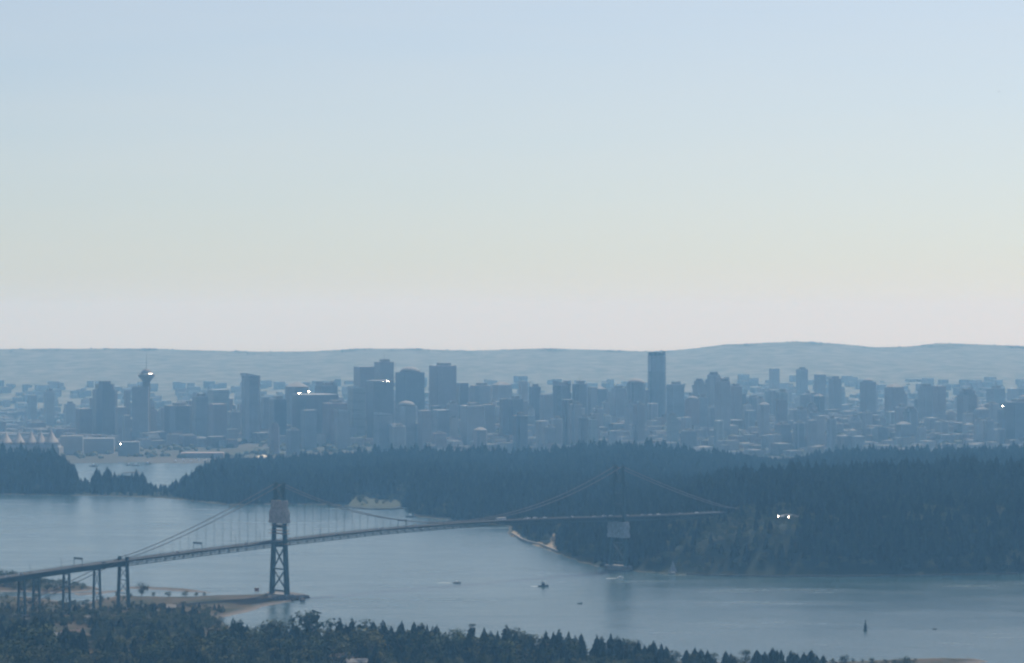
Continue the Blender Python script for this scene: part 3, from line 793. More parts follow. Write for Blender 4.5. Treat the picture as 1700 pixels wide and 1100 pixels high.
B = building
MAJ = [
 (45,62,656,7400,'pale concrete','box','flat','pale far tower pair\'s lower block beyond the white-sailed terminal'),
 (72,91,645,7300,'cream','box','mast','pale masted tower beyond the white-sailed terminal'),
 (104,126,666,7000,'pale concrete','notch','box','pale mid-rise tower between the masted tower and the dark waterfront pair'),
 (125,153,679,6300,'brown','box','flat','squat brown office block beside the dark stepped waterfront tower'),
 (152,196,632,6350,'dark glass','chamfer','step','dark broad office tower with stepped crown on the waterfront'),
 (203,217,690,6050,'grey concrete','box','flat','narrow grey block at the foot of the saucer-topped tower'),
 (205,217,648,6420,'grey concrete','box','flat','grey slab tower behind the saucer-topped tower'),
 (264,274,677,6500,'pink stone','box','flat','thin reddish slab beside the dark eight-sided block'),
 (272,320,668,6250,'dark glass','chamfer','box','wide dark eight-sided office block on the waterfront'),
 (318,346,653,6300,'blue glass','box','fins','blue glass office tower with two roof fins near the harbour'),
 (344,381,647,6450,'green glass','box','flat','pale green glass slab behind the pink ribbed block'),
 (345,377,671,6100,'pink stone','box','flat','pink stone block with vertical ribs facing the harbour'),
 (400,433,619,6150,'blue glass','chamfer','slope','tall slim blue glass tower with a sloping curved roof on the harbour edge'),
 (376,400,680,6350,'grey concrete','box','box','low grey block beside the tall slim blue glass tower'),
 (433,449,659,6300,'blue glass','box','flat','narrow blue slab tucked beside the slim glass tower'),
 (446,476,657,6200,'dark glass','box','box','dark square office block near the harbour green'),
 (472,513,634,6500,'dark glass','chamfer','hip','dark tower with angular hipped roof behind the sunlit skylight block'),
 (484,563,655,6180,'dark glass','box','flat','very broad dark office block with a sunlit curved skylight'),
 (522,561,635,6550,'dark glass','box','fins','dark tower with a notched twin-fin roof'),
 (535,577,664,6080,'red brick','box','box','reddish block beside the pale green tower'),
 (553,582,678,5950,'pale concrete','notch','slope','pale stepped apartment tower with light sloping roof'),
 (577,607,640,6250,'green glass','box','slope','pale green tower with a light sloping top'),
 (604,656,632,6200,'dark glass','notch','flat','broad dark office tower with a pale roof edge'),
 (587,622,609,6650,'pink stone','box','flat','tall pinkish flat-roofed office tower joined by the two-slab tower'),
 (621,654,596,6700,'grey concrete','box','mast','tallest two-slab grey tower with pale vertical fin and mast'),
 (656,705,608,6600,'dark glass','box','dome','dark broad tower with low arched crown and pale top bands'),
 (712,758,602,6600,'pink stone','box','box','tall pink-grey tower with strong horizontal floor bands'),
 (757,778,636,6650,'dark glass','box','flat','dark slab standing against the banded tower'),
 (620,652,683,5900,'blue glass','box','slope','light-roofed blue apartment tower at the edge of the wood'),
 (655,694,665,5950,'blue glass','chamfer','dome','blue apartment tower with a rounded dome top'),
 (694,716,682,5900,'pink stone','box','flat','pinkish slim apartment slab at the edge of the wood'),
 (715,748,681,6000,'blue glass','notch','flat','blue-grey apartment tower beside the slim pinkish slab'),
 (760,806,668,6000,'pale concrete','notch','box','wide pale apartment tower with terraced floors'),
 (779,818,635,6600,'grey concrete','chamfer','box','grey angular tower east of the paired rooftop towers'),
 (816,850,633,6700,'pale concrete','box','hip','pale tower with small pyramid roof'),
 (861,876,633,6900,'cream','box','flat','slim cream tower with flat top'),
 (878,898,637,6500,'dark glass','box','box','dark slim tower beside the slim cream tower'),
 (842,869,657,6050,'dark glass','box','box','dark glass apartment tower standing in front of the pale pyramid-roofed tower'),
 (896,918,655,6300,'grey concrete','box','flat','grey slab between the dark slim tower and the twin towers'),
 (917,948,634,6450,'dark glass','chamfer','fins','first of the twin dark towers with bright roof edges'),
 (949,976,632,6450,'dark glass','chamfer','mast','second of the twin dark towers, topped by a mast'),
 (975,992,643,6500,'grey concrete','box','flat','grey slab stepping down from the twin dark towers'),
 (1012,1041,640,6600,'grey concrete','box','step','grey stepped tower beside the round-topped tower'),
 (1040,1072,628,6650,'dark glass','round','dome','round-topped dark tower beside the tallest glass tower'),
 (1107,1136,633,6700,'blue glass','box','box','blue slab with roof plant beside the tallest glass tower'),
 (1137,1162,657,6300,'red brick','chamfer','dome','dark red brick tower with rounded top'),
 (1150,1172,628,6700,'grey concrete','box','step','grey stepped tower behind the red brick tower'),
 (1170,1200,617,6750,'grey concrete','chamfer','step','tall grey tower with a rounded stepped crown'),
 (1187,1212,628,6200,'pale concrete','box','fins','pale apartment tower with wide dark overhanging roof'),
 (1210,1232,636,6500,'pink stone','box','box','pinkish tower beside the dark-roofed pale tower'),
 (1277,1294,612,8300,'pale concrete','box','flat','faint pale tower far behind the apartment district'),
 (1322,1341,609,8000,'grey concrete','box','box','grey tower with a dark top far behind the apartment district'),
 (1352,1371,622,7300,'grey concrete','box','flat','faint grey slab beside the dark-topped far tower'),
 (1376,1397,624,7200,'brown','box','box','brownish slab tower rising behind the apartment district'),
 (1428,1454,628,7000,'brown','box','dome','brownish round-topped block in the apartment district'),
 (1469,1500,637,6500,'pink stone','box','hip','pink tower with a pitched top in the apartment district'),
 (1524,1552,637,6700,'grey concrete','box','step','grey stepped tower in the apartment district'),
 (1549,1570,641,6500,'pink stone','box','flat','pink slab against the grey stepped tower'),
 (1588,1624,645,6400,'brown','chamfer','step','broad brown tower with stepped crown in the apartment district'),
 (1638,1668,640,6900,'blue glass','box','mast','blue-grey masted tower beyond the broad brown tower'),
 (1666,1712,662,6000,'dark glass','notch','box','broad dark tower beside a glinting mirror pane'),
]
used = []
for m_ in MAJ:
    x0, x1, yt, Yd, col, shp, rf, lab = m_
    B(x0, x1, yt, Yd, col, shp, rf, lab); used.append((x0, x1, yt, Yd))

# tallest glass tower: curved plan, notched glass screen on top
def glass_tower():
    Y = 6800; x0, x1, yt = 1075, 1106, 583
    xc = xat((x0+x1)/2, Y); g = hh(h_city, xc, Y); W = (x1-x0)*Y/F; Hh = zat(yt, Y)-g
    t = thing('glass_tower', 'tallest slim dark glass tower with a notched screen at its roof', 'building', (xc, Y, g), R(10))
    n = 14
    lens = [(W*.5*math.cos(6.2832*k/n), W*.33*math.sin(6.2832*k/n)) for k in range(n)]
    MB().prism(lens, -5, Hh*.72).build('wall', FAC['dark glass'], t)
    MB().prism(lens, Hh*.72, Hh-9).build('upper_wall', FAC['blue glass'], t)
    MB().prism([(x*.96, y*.96) for x, y in lens], Hh-9, Hh-3).build('roof_screen', M['glass'], t)
    MB().box(W*.30, W*.46, -1.2, 1.2, Hh-9, Hh+1).build('screen_fin', M['glass'], t)
    MB().box(-W*.45, W*.2, -1.0, 1.0, Hh-3, Hh-1.2).build('screen_rail', M['roof_grey'], t)
glass_tower()
def saucer_tower():
    Y = 6250; xc = xat(243, Y); g = hh(h_city, xc, Y); k = Y/F
    z = lambda p: zat(p, Y)-g
    t = thing('observation_tower', 'concrete tower topped by a round flared observation saucer and mast', 'building', (xc, Y, g), 0)
    o = MB().prism([(x*30*k/1.1 - 9*k, y*30*k/1.1) for x, y in PLANS['box']], -5, z(641)); o.build('wall', FAC['grey concrete'], t)
    MB().lathe([(6.5*k,-5),(6.5*k,z(634))], 14).build('shaft', M['concrete'], t, False)
    MB().lathe([(6.5*k,z(634)),(7*k,z(632)),(13.5*k,z(624.5)),(14*k,z(623.5)),(14*k,z(622))], 22).build('saucer', FAC['brown'], t)
    MB().lathe([(12.4*k,z(622)),(12.6*k,z(620.2)),(12*k,z(619.8))], 22).build('window_band', M['mirror'], t)
    MB().lathe([(9.5*k,z(619.8)),(9*k,z(617)),(6.5*k,z(614)),(3*k,z(612))], 18).build('roof_drum', M['roof_grey'], t)
    MB().tube([(0,0,z(612)),(0,0,z(600)),(0,0,z(586))], 1, 6, [.6*k,.4*k,.15*k]).build('mast', M['roof_grey'], t)
saucer_tower()

COLN = ['grey concrete','pale concrete','cream','pink stone','red brick','blue glass','green glass','white','brown','dark glass']
RFN = {'flat': 'flat roof', 'box': 'boxy roof plant', 'step': 'stepped crown', 'mast': 'roof mast', 'hip': 'pitched cap', 'fins': 'roof fins', 'slope': 'sloping roof', 'dome': 'domed top'}
SHN = {'box': 'square', 'notch': 'notched', 'chamfer': 'eight-sided', 'round': 'round', 'cross': 'cross-shaped'}
def fill(x0, x1, yt, Y, district):
    col = rnd.choices(COLN, (24,24,9,8,5,14,7,5,5,7))[0]
    shp = rnd.choices(['box','notch','chamfer','cross'], (5,3,3,1))[0]
    rf = rnd.choices(['flat','box','step','mast','hip','slope'], (5,9,2,1,1,.6))[0]
    lab = '%s %s tower with %s in the %s' % (SHN[shp], col, RFN[rf], district)
    B(x0, x1, yt, Y, col, shp, rf, lab, lab + ' (look-alikes)', 'apartment_tower' if 'apartment' in district else 'office_tower', rnd.uniform(.7, 1.15), slabs=Y < 6900)
n = 0
def blocked(xc, yt, Y):
    for a, b, t, Yd in used:
        if a-4 < xc < b+4 and Y < Yd and yt < t + 26: return True
    return False
while n < 238:
    px = rnd.uniform(-5, 1705)
    west = px > 1130 or (px > 760 and rnd.random() < .3)
    if px < 130 and rnd.random() < .75: continue
    if px < 480 and rnd.random() < .45: continue
    Y = rnd.uniform(5720, 7000)
    if px < 480: Y = rnd.uniform(6150, 7100)
    if px > 450: Y = rnd.uniform(5760, 7000)
    if px > 1150 and rnd.random() < .34: Y = rnd.uniform(7200, 8300)
    g = hh(h_city, xat(px, Y), Y)
    lo = 640 if px > 700 else 655
    if px < 130: lo = 668
    H = rnd.uniform(28, 88) if west else rnd.uniform(35, 105)
    if px < 130: H = rnd.uniform(20, 50)
    yt = HOR + (CAMH-g-H)*F/Y
    if yt < lo or blocked(px, yt, Y): continue
    wd = rnd.uniform(15, 27)*F/Y*1.2
    fill(px-wd/2, px+wd/2, yt, Y, 'apartment district' if west else 'downtown core')
    n += 1

# low-rise mass between the towers and up the far hillside: too many and too small to count
def block_mass(name, X, Y, fn, wr, hr, mats, label):
    v, f, mi = [], [], []
    Z = fn(X, Y)
    for x, y, z in zip(X, Y, Z):
        w_, d_, h_ = rnd.uniform(*wr)/2, rnd.uniform(*wr)/2, rnd.uniform(*hr)
        c, s = math.cos(GR), math.sin(GR); b = len(v)
        pl = [(-w_,-d_),(w_,-d_),(w_,d_),(-w_,d_)]
        for zz in (z-3, z+h_):
            v += [(x + a*c - q*s, y + a*s + q*c, zz) for a, q in pl]
        f += [(b,b+1,b+5,b+4),(b+1,b+2,b+6,b+5),(b+2,b+3,b+7,b+6),(b+3,b,b+4,b+7),(b+4,b+5,b+6,b+7)]
        k = rnd.randrange(len(mats)); mi += [k]*5
    me = bpy.data.meshes.new(name); me.from_pydata(v, [], f)
    for m in mats: me.materials.append(m)
    me.polygons.foreach_set('material_index', mi)
    return tag(link(name, me), label, None, None, 'stuff')
def frustum(nn, y0, y1, p=1.0):
    Y = y0 + (y1-y0)*rng.random(nn)**p
    X = (rng.random(nn)*2-1)*(Y*.178 + 40)
    return X, Y
X, Y = frustum(2600, 5700, 8200)
Xf, Yf = frustum(800, 8100, 9400, 1.5)
X, Y = np.concatenate([X, Xf]), np.concatenate([Y, Yf])
k = poly_sd(CITY, X, Y) > 60
k &= ~((850+F*X/Y < 700) & (Y < 6000))
block_mass('low_rise_blocks', X[k], Y[k], h_city, (12, 34), (6, 24), [FAC['pale concrete'], FAC['cream'], FAC['grey concrete'], FAC['red brick'], FAC['white'], M['roof_grey']], 'low city buildings packed between the towers')
X, Y = frustum(120, 8000, 9500)
hm = [mat_plain('house_white', (.30,.29,.27)), mat_plain('house_grey', (.22,.22,.215)), mat_plain('house_tan', (.25,.235,.205)), mat_plain('house_dark', (.17,.17,.165))]
block_mass('hillside_houses', X, Y, h_city, (7, 14), (2.2, 4), hm, 'houses scattered over the hazy far hillside')
# hillside and street trees
def ball_tree():
    r = random.Random(5); q = []
    for i in range(70):
        v = Vector((r.gauss(0,1), r.gauss(0,1), abs(r.gauss(0,1)))).normalized()
        p = Vector((v.x*.55, v.y*.55, .25 + v.z*.65))*r.uniform(.8, 1.05)
        a = v.orthogonal().normalized(); b = v.cross(a); s = r.uniform(.14, .26)
        q.append([p-a*s, p-b*s, p+a*s, p+b*s])
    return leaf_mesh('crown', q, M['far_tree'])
BT = ball_tree()
t = thing('street_tree', 'leafy tree at the head of the harbour green', 'tree', tuple(at(640, 757, 4)[:2]) + (4,)); t.scale = (11, 11, 11)
bt = link('crown', BT, t)
MB().tube([(0,0,-.05),(0,0,.5)], 1, 5, [.05,.03]).build('trunk', M['bark'], t)
X, Y = frustum(300, 7800, 8300)
kr = wob(X, Y*.4, .006, 66) > rng.uniform(-.9, .7, X.size); X, Y = X[kr], Y[kr]
Xr = rng.uniform(-2300, 2300, 5200); Yr = rng.uniform(11300, 11540, 5200)
kr = wob(Xr, Yr*.2, .035, 61) > rng.uniform(-1.1, .5, Xr.size); Xr, Yr = Xr[kr], Yr[kr]
X, Y = np.concatenate([X, Xr]), np.concatenate([Y, Yr])
X2, Y2 = frustum(3200, 5650, 7800)
k = (poly_sd(CITY, X2, Y2) > 25); X2, Y2 = X2[k], Y2[k]
X, Y = np.concatenate([X, X2]), np.concatenate([Y, Y2])
hs = np.where(Y > 7800, rng.uniform(1.4, 3.0, X.size)*(1 + .9*np.clip(wob(X, Y*.2, .035, 61), 0, 1)), rng.uniform(6, 12, X.size)) + 3*(rng.random(X.size) < .02)*(Y > 9000)
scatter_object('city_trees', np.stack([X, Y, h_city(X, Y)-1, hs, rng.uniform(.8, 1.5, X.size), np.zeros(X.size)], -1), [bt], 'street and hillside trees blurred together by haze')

# ------------------------------------------------------------------ waterfront
def waterfront():
    Y = 5720; k = Y/F
    t = thing('sail_roof_terminal', 'long harbour terminal roofed with five white fabric sails', 'building', (xat(45, Y), Y, 0))
    z0 = zat(738, Y)
    MB().box(-60*k, 55*k, -14, 40, -1, zat(742, Y)).build('pier', M['concrete'], t)
    MB().box(-56*k, 52*k, -8, 34, zat(742, Y), z0).build('wall', FAC['grey concrete'], t)
    for cx, wd, tp in [(-37,17,716),(-16,17,715),(5,15,714),(21,14,714),(38,22,713)]:
        m = MB(); n = 8
        zt = zat(tp, Y)
        rings = []
        for i in range(7):
            u = i/6; rr = (1-u)**1.2
            rings.append([(cx*k + math.cos(6.2832*j/n + .39)*wd*.7*k*rr, 13 + math.sin(6.2832*j/n + .39)*22*rr, z0 + .3 + (zt-z0)*u + (1.2 if j % 2 else 0)*(1-u)) for j in range(n)])
        m.quad_loop(rings, True, True, True); m.build('fabric_sail', M['teflon'], t, True)
        MB().tube([(cx*k, 13, z0),(cx*k, 13, zt+4)], .35, 5).build('sail_mast', M['white'], t)
    # terraced low buildings along the quay
    for x0, x1, yt, yb, Yd, col, lab in [(100,138,724,736,5800,'cream','long cream terraced quay building beside the sail-roofed terminal'),(138,190,728,739,5850,'pale concrete','low pale banded quay building beyond the cream terraces'),
                                    (196,232,734,744,5760,'grey concrete','low grey quay shed at the water\'s edge'),(300,372,752,760,5680,'red brick','low reddish harbour buildings row by the marina')]:
        B(x0, x1, yt, Yd, col, 'box', 'flat', lab, None, 'quay_building', .35, True, R(4))
    # docks
    for a, b, y, lab in [(128,150,766,'short timber jetty at the corner of the inner harbour'),(240,296,764,'long dark floating dock in the inner harbour'),(205,232,785,'dark timber pier behind the wooded point')]:
        p, q = at(a, y), at(b, y)
        t = thing('dock', lab, 'dock', (p+q)/2)
        L_ = (q-p).length
        MB().box(-L_/2, L_/2, -3, 3, .5, 1.6).build('deck', M['wood'], t)
        for i in range(5):
            xx = -L_/2 + L_*(i+.5)/5
            MB().tube([(xx,-3.3,-1),(xx,-3.3,3.2)], .35, 6).build('pile', M['wood'], t)
    # cream mound on the shore
    Yd = 5640; p = Vector((xat(436, Yd), Yd, hh(h_city, xat(436, Yd), Yd)))
    m = MB(); rings = []
    for i in range(6):
        u = i/5; rr = 1-u**1.6
        rings.append([(math.cos(6.2832*j/24)*17*rr*(1+.08*math.sin(j*1.7)), math.sin(6.2832*j/24)*13*rr, 7.5*u**.8) for j in range(24)])
    rings[-1] = [(x*.02, y*.02, z) for x, y, z in rings[0]]; rings[-1] = [(x, y, 7.8) for x, y, _ in rings[-1]]
    m.quad_loop(rings)
    tag(m.build('sand_pile', M['cream_sand'], None, True, p), 'pale cream mound of sand on the harbour shore', 'sand pile')
waterfront()

# mirror panes added and tilted so the sun glints toward the camera
def glint(px, py, Y, w_, h_, label, name='glint_pane', z=None):
    p = Vector((xat(px, Y), Y, zat(py, Y)))
    to_cam = (Vector((0, 0, CAMH)) - p).normalized()
    n = (to_cam + sun_dir).normalized()
    t = thing(name, label, 'skylight', p)
    q = n.to_track_quat('Z', 'Y').to_matrix()
    m = MB(); m.box(-w_/2, w_/2, -h_/2, h_/2, -.25, 0); m.v = [tuple(q @ Vector(v)) for v in m.v]
    m.build('pane', M['mirror'], t)
    f = MB()
    for s in (-1, 1): f.box(s*(w_/2+.1)-.15, s*(w_/2+.1)+.15, -h_/2-.2, h_/2+.2, -.4, .1)
    f.v = [tuple(q @ Vector(v)) for v in f.v]; f.build('frame', M['roof_grey'], t)
    return t
for a in [(497,652.5,6140,5,1.0,'sloping sunlit skylight on the very broad dark office block'),(513,649.5,6140,4,1.0,'upper sunlit skylight on the very broad dark office block'),
          (641,632.5,6180,16,.4,'thin mirror strip tilted to glint at the roof edge of the broad dark office tower'),(200,737,5740,2,1.4,'mirror pane tilted for a sun glint on the quay near the saucer tower'),
          (1665,674,5980,3,1.0,'mirror pane tilted for a sun glint on the broad dark tower')]:
    glint(*a)

# ------------------------------------------------------------------ the bridge
NT = Vector((-225.6, 2884.0, 0)); UX, UY = .719, .695
BRZ = math.atan2(UY, UX)
bridge = thing('suspension_bridge', 'long green steel suspension bridge with two lattice towers and approach viaduct', 'bridge', NT, BRZ)
SPAN, SIDE_S = 474.0, 187.0
DS = [-440,-322,-251,-187,-90,0,120,237,354,474,570,700]
DZ = [33.5,40.5,45.0,48.2,52.8,56.6,60.9,62.4,61.2,57.8,55.5,54.5]
def dz(s): return float(np.interp(s, DS, DZ))
def bl(s, t_, z): return Vector((s, t_, z))
HW = 6.6
# roadway and its edges
def ribbon(name, t0, t1, zo0, zo1, mat, s0=-440, s1=640, step=12):
    m = MB(); ss_ = np.arange(s0, s1+.1, step)
    m.quad_loop([[(s, t0, dz(s)+zo0), (s, t1, dz(s)+zo0), (s, t1, dz(s)+zo1), (s, t0, dz(s)+zo1)] for s in ss_])
    return m.build(name, mat, bridge)
ribbon('roadway', -HW+.4, HW-.4, -.6, 0, M['asphalt'])
for s in (-1, 1):
    ribbon('sidewalk', min(s*HW-s*.4, s*HW+s*1.2), max(s*HW-s*.4, s*HW+s*1.2), -.5, .25, M['walkway'])
    for hz in (1.0, .6): ribbon('handrail', s*(HW+1.1)-.06, s*(HW+1.1)+.06, hz, hz+.12, M['steel'])
    ribbon('top_chord', s*HW-.3, s*HW+.3, -1.5, -.55, M['steel'], -187, 640)
    ribbon('bottom_chord', s*HW-.3, s*HW+.3, -5.2, -4.5, M['steel'], -187, 640)
    lat = MB(); x = -187.0; up = True
    while x < 634:
        a, b = x, x+5.4
        lat.beam((a, s*HW, dz(a)-(4.8 if up else 1.1)), (b, s*HW, dz(b)-(1.1 if up else 4.8)), .38)
        lat.beam((b, s*HW, dz(b)-4.8), (b, s*HW, dz(b)-1.1), .3)
        x = b; up = not up
    o = lat.build('truss_lattice', M['steel'], bridge); o['kind'] = 'stuff'
    gd = MB(); gs = np.arange(-440, -186, 12.0)
    gd.quad_loop([[(x, s*4.2-.35, dz(x)-5.0), (x, s*4.2+.35, dz(x)-5.0), (x, s*4.2+.35, dz(x)-.6), (x, s*4.2-.35, dz(x)-.6)] for x in gs])
    gd.build('viaduct_girder', M['steel'], bridge)
cb = MB(); x = -187.0
while x < 634: cb.box(x-.25, x+.25, -HW, HW, dz(x)-2.0, dz(x)-.62); x += 10.8
o = cb.build('cross_beams', M['steel'], bridge); o['kind'] = 'stuff'

# towers
TZ = 111.0
def leg_t(z): return 11.3 + (5.6-11.3)*(z-6)/(TZ-6)
def tower(s0, zb):
    tw = bpy.data.objects.new('tower', None); COL.objects.link(tw); tw.parent = bridge; tw.location = (s0, 0, 0)
    for sg in (-1, 1):
        m = MB(); rings = []
        for z in (zb, 30, 56, 80, TZ):
            a = 2.3 - .9*(z/TZ); c = sg*leg_t(z); b_ = 1.75 - .5*(z/TZ)
            rings.append([(-a, c-b_, z), (a, c-b_, z), (a, c+b_, z), (-a, c+b_, z)])
        m.quad_loop(rings); m.build('leg', M['steel'], tw)
        MB().box(-1.9, 1.9, sg*leg_t(TZ)-1.6, sg*leg_t(TZ)+1.6, TZ, TZ+1.6).build('cable_saddle', M['steel'], tw)
        MB().tube([(0, sg*leg_t(TZ), TZ+1.6), (0, sg*leg_t(TZ), TZ+6)], .3, 5, [.6,.15]).build('finial', M['steel'], tw)
    for z0, z1 in ((zb+5, 29), (29, 51), (95, 108)):
        for sg in (-1, 1):
            MB().beam((0, sg*(leg_t(z0)-1), z0), (0, -sg*(leg_t(z1)-1), z1), .95, 1.2).build('diagonal_brace', M['steel'], tw)
    for z, hgt in ((zb+4, 1.6), (29, 1.3), (51.5, 2.2), (70, 2.2), (82, 1.8), (95, 1.6), (109, 2.4)):
        MB().box(-.8, .8, -leg_t(z), leg_t(z), z-hgt/2, z+hgt/2).build('cross_strut', M['steel'], tw)
    MB().box(-5, 5, -16, 16, -2, zb+.8).build('pier_base', M['concrete'], tw)
    return tw
t1 = tower(0, 4.0)
t2 = tower(SPAN, 4.0)
def wrap(tw, z0, z1, hx, extra, mat, name='scaffold_wrap', ny=9):
    """sheeting hung round the legs, with the folds of its panels"""
    m = MB(); rings = []
    for i in range(7):
        z = z0 + (z1-z0)*i/6; ty_ = leg_t(z) + extra
        ring = []
        for (ax, ay), (bx, by) in zip([(-1,-1),(1,-1),(1,1),(-1,1)], [(1,-1),(1,1),(-1,1),(-1,-1)]):
            k_ = ny if ax != bx and False else (5 if ay == by else ny)
            for j in range(k_):
                u = j/k_; fold = 1 + .035*math.sin(j*2.7 + i*1.9)
                ring.append(((ax + (bx-ax)*u)*hx*fold, (ay + (by-ay)*u)*ty_*fold, z))
        rings.append(ring)
    m.quad_loop(rings); return m.build(name, mat, tw)
wrap(t1, 86, 95.5, 3.6, 2.1, M['tarp']); wrap(t1, 73.5, 85.95, 4.6, 3.0, M['tarp'])
for z, e in ((63.5, 3.5), (66.5, 2.4), (71.5, 2.6), (53.5, 3.4)):
    MB().box(-4.2, 4.2, -leg_t(z)-e, leg_t(z)+e, z-.25, z+.25).build('work_platform', M['wood'], t1)
wrap(t2, 35.0, 52.0, 4.2, 3.2, M['tarp_pale'])

# cables, hangers
CT = leg_t(TZ)
def cab(s):
    if s < 0: return 50.5 + (TZ+1-50.5)*((s+SIDE_S)/SIDE_S)**1.22
    if s > SPAN: return 58 + (TZ+1-58)*((SPAN+SIDE_S-s)/SIDE_S)**1.22
    return 63.3 + (TZ+1-63.3)*((s-SPAN/2)/(SPAN/2))**2
for sg in (-1, 1):
    pts = [(s, sg*CT, cab(s)) for s in np.linspace(-SIDE_S, 0, 18)] + [(s, sg*CT, cab(s)) for s in np.linspace(0, SPAN, 44)[1:]] + [(s, sg*CT, cab(s)) for s in np.linspace(SPAN, SPAN+SIDE_S, 18)[1:]]
    pts = [(-SIDE_S-115, sg*CT, 12), (-SIDE_S-1, sg*CT, 50)] + pts
    MB().tube(pts, .38, 6).build('main_cable', M['cable'], bridge)
    hm_ = {}
    s = -SIDE_S + 10
    while s < SPAN+SIDE_S-8:
        if min(abs(s), abs(s-SPAN)) > 5 and cab(s) > dz(s)+1.0:
            MB().tube([(s, sg*CT, dz(s)-.8), (s, sg*CT, cab(s))], .10, 4).build('hanger', M['steel'], bridge)
        s += 10.2
# the cable bent and the viaduct piers
def bent(s, w0, w1, leg, panels, top, name='pier'):
    g = hh(h_shore, NT.x + s*UX, NT.y + s*UY)
    b = bpy.data.objects.new(name, None); COL.objects.link(b); b.parent = bridge; b.location = (s, 0, 0)
    z0 = g-.5
    W = lambda z: w0 + (w1-w0)*(z-z0)/(top-z0)
    for sg in (-1, 1):
        m = MB(); m.quad_loop([[(-leg/2, sg*W(z)-leg*.4, z), (leg/2, sg*W(z)-leg*.4, z), (leg/2, sg*W(z)+leg*.4, z), (-leg/2, sg*W(z)+leg*.4, z)] for z in (z0, top)]); m.build('leg', M['steel'], b)
        MB().box(-2.2, 2.2, sg*w0-2.2, sg*w0+2.2, z0-2, z0+1.6).build('footing', M['concrete'], b)
    for i in range(panels):
        a, c = z0+2 + (top-z0-3)*i/panels, z0+2 + (top-z0-3)*(i+1)/panels
        for sg in (-1, 1):
            MB().beam((0, sg*W(a), a), (0, -sg*W(c), c), .4, .5).build('diagonal_brace', M['steel'], b)
        MB().box(-.3, .3, -W(c), W(c), c-.35, c+.35).build('cross_strut', M['steel'], b)
    return b
bent(-SIDE_S, 8.2, 5.8, 2.6, 3, dz(-SIDE_S)-5.0)
cbnt = bpy.data.objects.new('cable_bent_head', None); COL.objects.link(cbnt); cbnt.parent = bridge; cbnt.location = (-SIDE_S, 0, 0)
for sg in (-1, 1):
    MB().box(-1.3, 1.3, sg*CT-1.2, sg*CT+1.2, dz(-SIDE_S)-5, dz(-SIDE_S)+3.4).build('post', M['steel'], cbnt)
for s in (-217, -251, -284, -300, -330, -362): bent(s, 5.6, 4.2, 1.7, 2, dz(s)-5.0)

def to_world(s, t_, z): return Vector((NT.x + s*UX - t_*UY, NT.y + s*UY + t_*UX, z))
# overhead lane-signal gantries and lamp posts
for s, lab in ((-238, 'lane signal gantry over the approach viaduct'), (-100, 'lane signal gantry over the shore-side suspended span'), (160, 'lane signal gantry over the main span')):
    t = thing('lane_gantry', lab, 'gantry', to_world(s, 0, dz(s)), BRZ)
    for sg in (-1, 1): MB().tube([(0, sg*6.4, -.4), (0, sg*6.4, 7.2)], .28, 6).build('post', M['steel'], t)
    MB().box(-.4, .4, -6.8, 6.8, 6.9, 7.9).build('beam', M['steel'], t)
    for y in (-4, 0, 4): MB().box(-.5, .2, y-.8, y+.8, 5.9, 6.85).build('signal_box', M['hull_dark'], t)
for s in (-400,-365,-330,-296,-262,-190,-150,-60,-30,45,90,120,210,260,310,360,410,520,570):
    lab = 'slim lamp post on the bridge deck'
    t = thing('street_lamp', lab, 'lamp post', to_world(s, -7.4, dz(s)+.1), BRZ, 'lamp posts along the bridge deck')
    MB().tube([(0,0,0),(0,0,9.5)], .14, 5, [.2,.12]).build('pole', M['steel'], t)
    MB().tube([(0,0,9.4),(0,1.2,10),(0,2.6,10.1)], .1, 5).build('arm', M['steel'], t)
    MB().box(-.25, .25, 2.2, 3.2, 9.9, 10.15).build('lamp_head', M['roof_grey'], t)
# traffic
CARM = {c: mat_plain('car_paint_' + c, v, .3, 0, .05, .3, .5) for c, v in {'white': (.8,.8,.8), 'silver': (.5,.5,.52), 'dark': (.04,.045,.05), 'red': (.35,.04,.03)}.items()}
def car(s, lane, col, kind='car'):
    if kind == 'bus':
        t = thing('bus', 'long white bus crossing the bridge', 'bus', to_world(s, lane, dz(s)+.02), BRZ); L_, W_, H_ = 12, 2.5, 3.1
        MB().box(-L_/2, L_/2, -W_/2, W_/2, .4, H_).build('body', CARM['white'], t)
        MB().box(-L_/2+.5, L_/2-.5, -W_/2-.02, W_/2+.02, 1.5, 2.4).build('window_band', M['glass'], t)
        ax = (-3.8, 3.8)
    else:
        t = thing('car', '%s car driving across the bridge deck' % col, 'car', to_world(s, lane, dz(s)+.02), BRZ, '%s cars on the bridge' % col); L_, W_ = 4.5, 1.8
        pr = [(-2.25,.35),(2.25,.35),(2.25,.85),(1.2,.95),(-1.9,1.0),(-2.25,.9)]
        m = MB(); m.quad_loop([[(x, y, z) for x, z in pr] for y in (W_/2, -W_/2)]); m.build('body', CARM[col], t)
        cbn = [(-1.8,1.0),(1.0,.97),(.35,1.45),(-1.3,1.47)]
        m = MB(); m.quad_loop([[(x, y*(1 if z < 1.1 else .85), z) for x, z in cbn] for y in (.8, -.8)]); m.build('cabin', M['glass'], t)
        MB().box(-1.25, .3, -.68, .68, 1.46, 1.53).build('roof', CARM[col], t)
        ax = (-1.4, 1.4)
    for x in ax:
        for y in (-W_/2+.1, W_/2-.1):
            m = MB(); m.quad_loop([[(x + .33*math.cos(6.28*j/10), y+dy, .33 + .33*math.sin(6.28*j/10)) for j in range(10)] for dy in (.1, -.1)]); m.build('wheel', M['tyre'], t)
car(295, -3, 'white', 'bus')
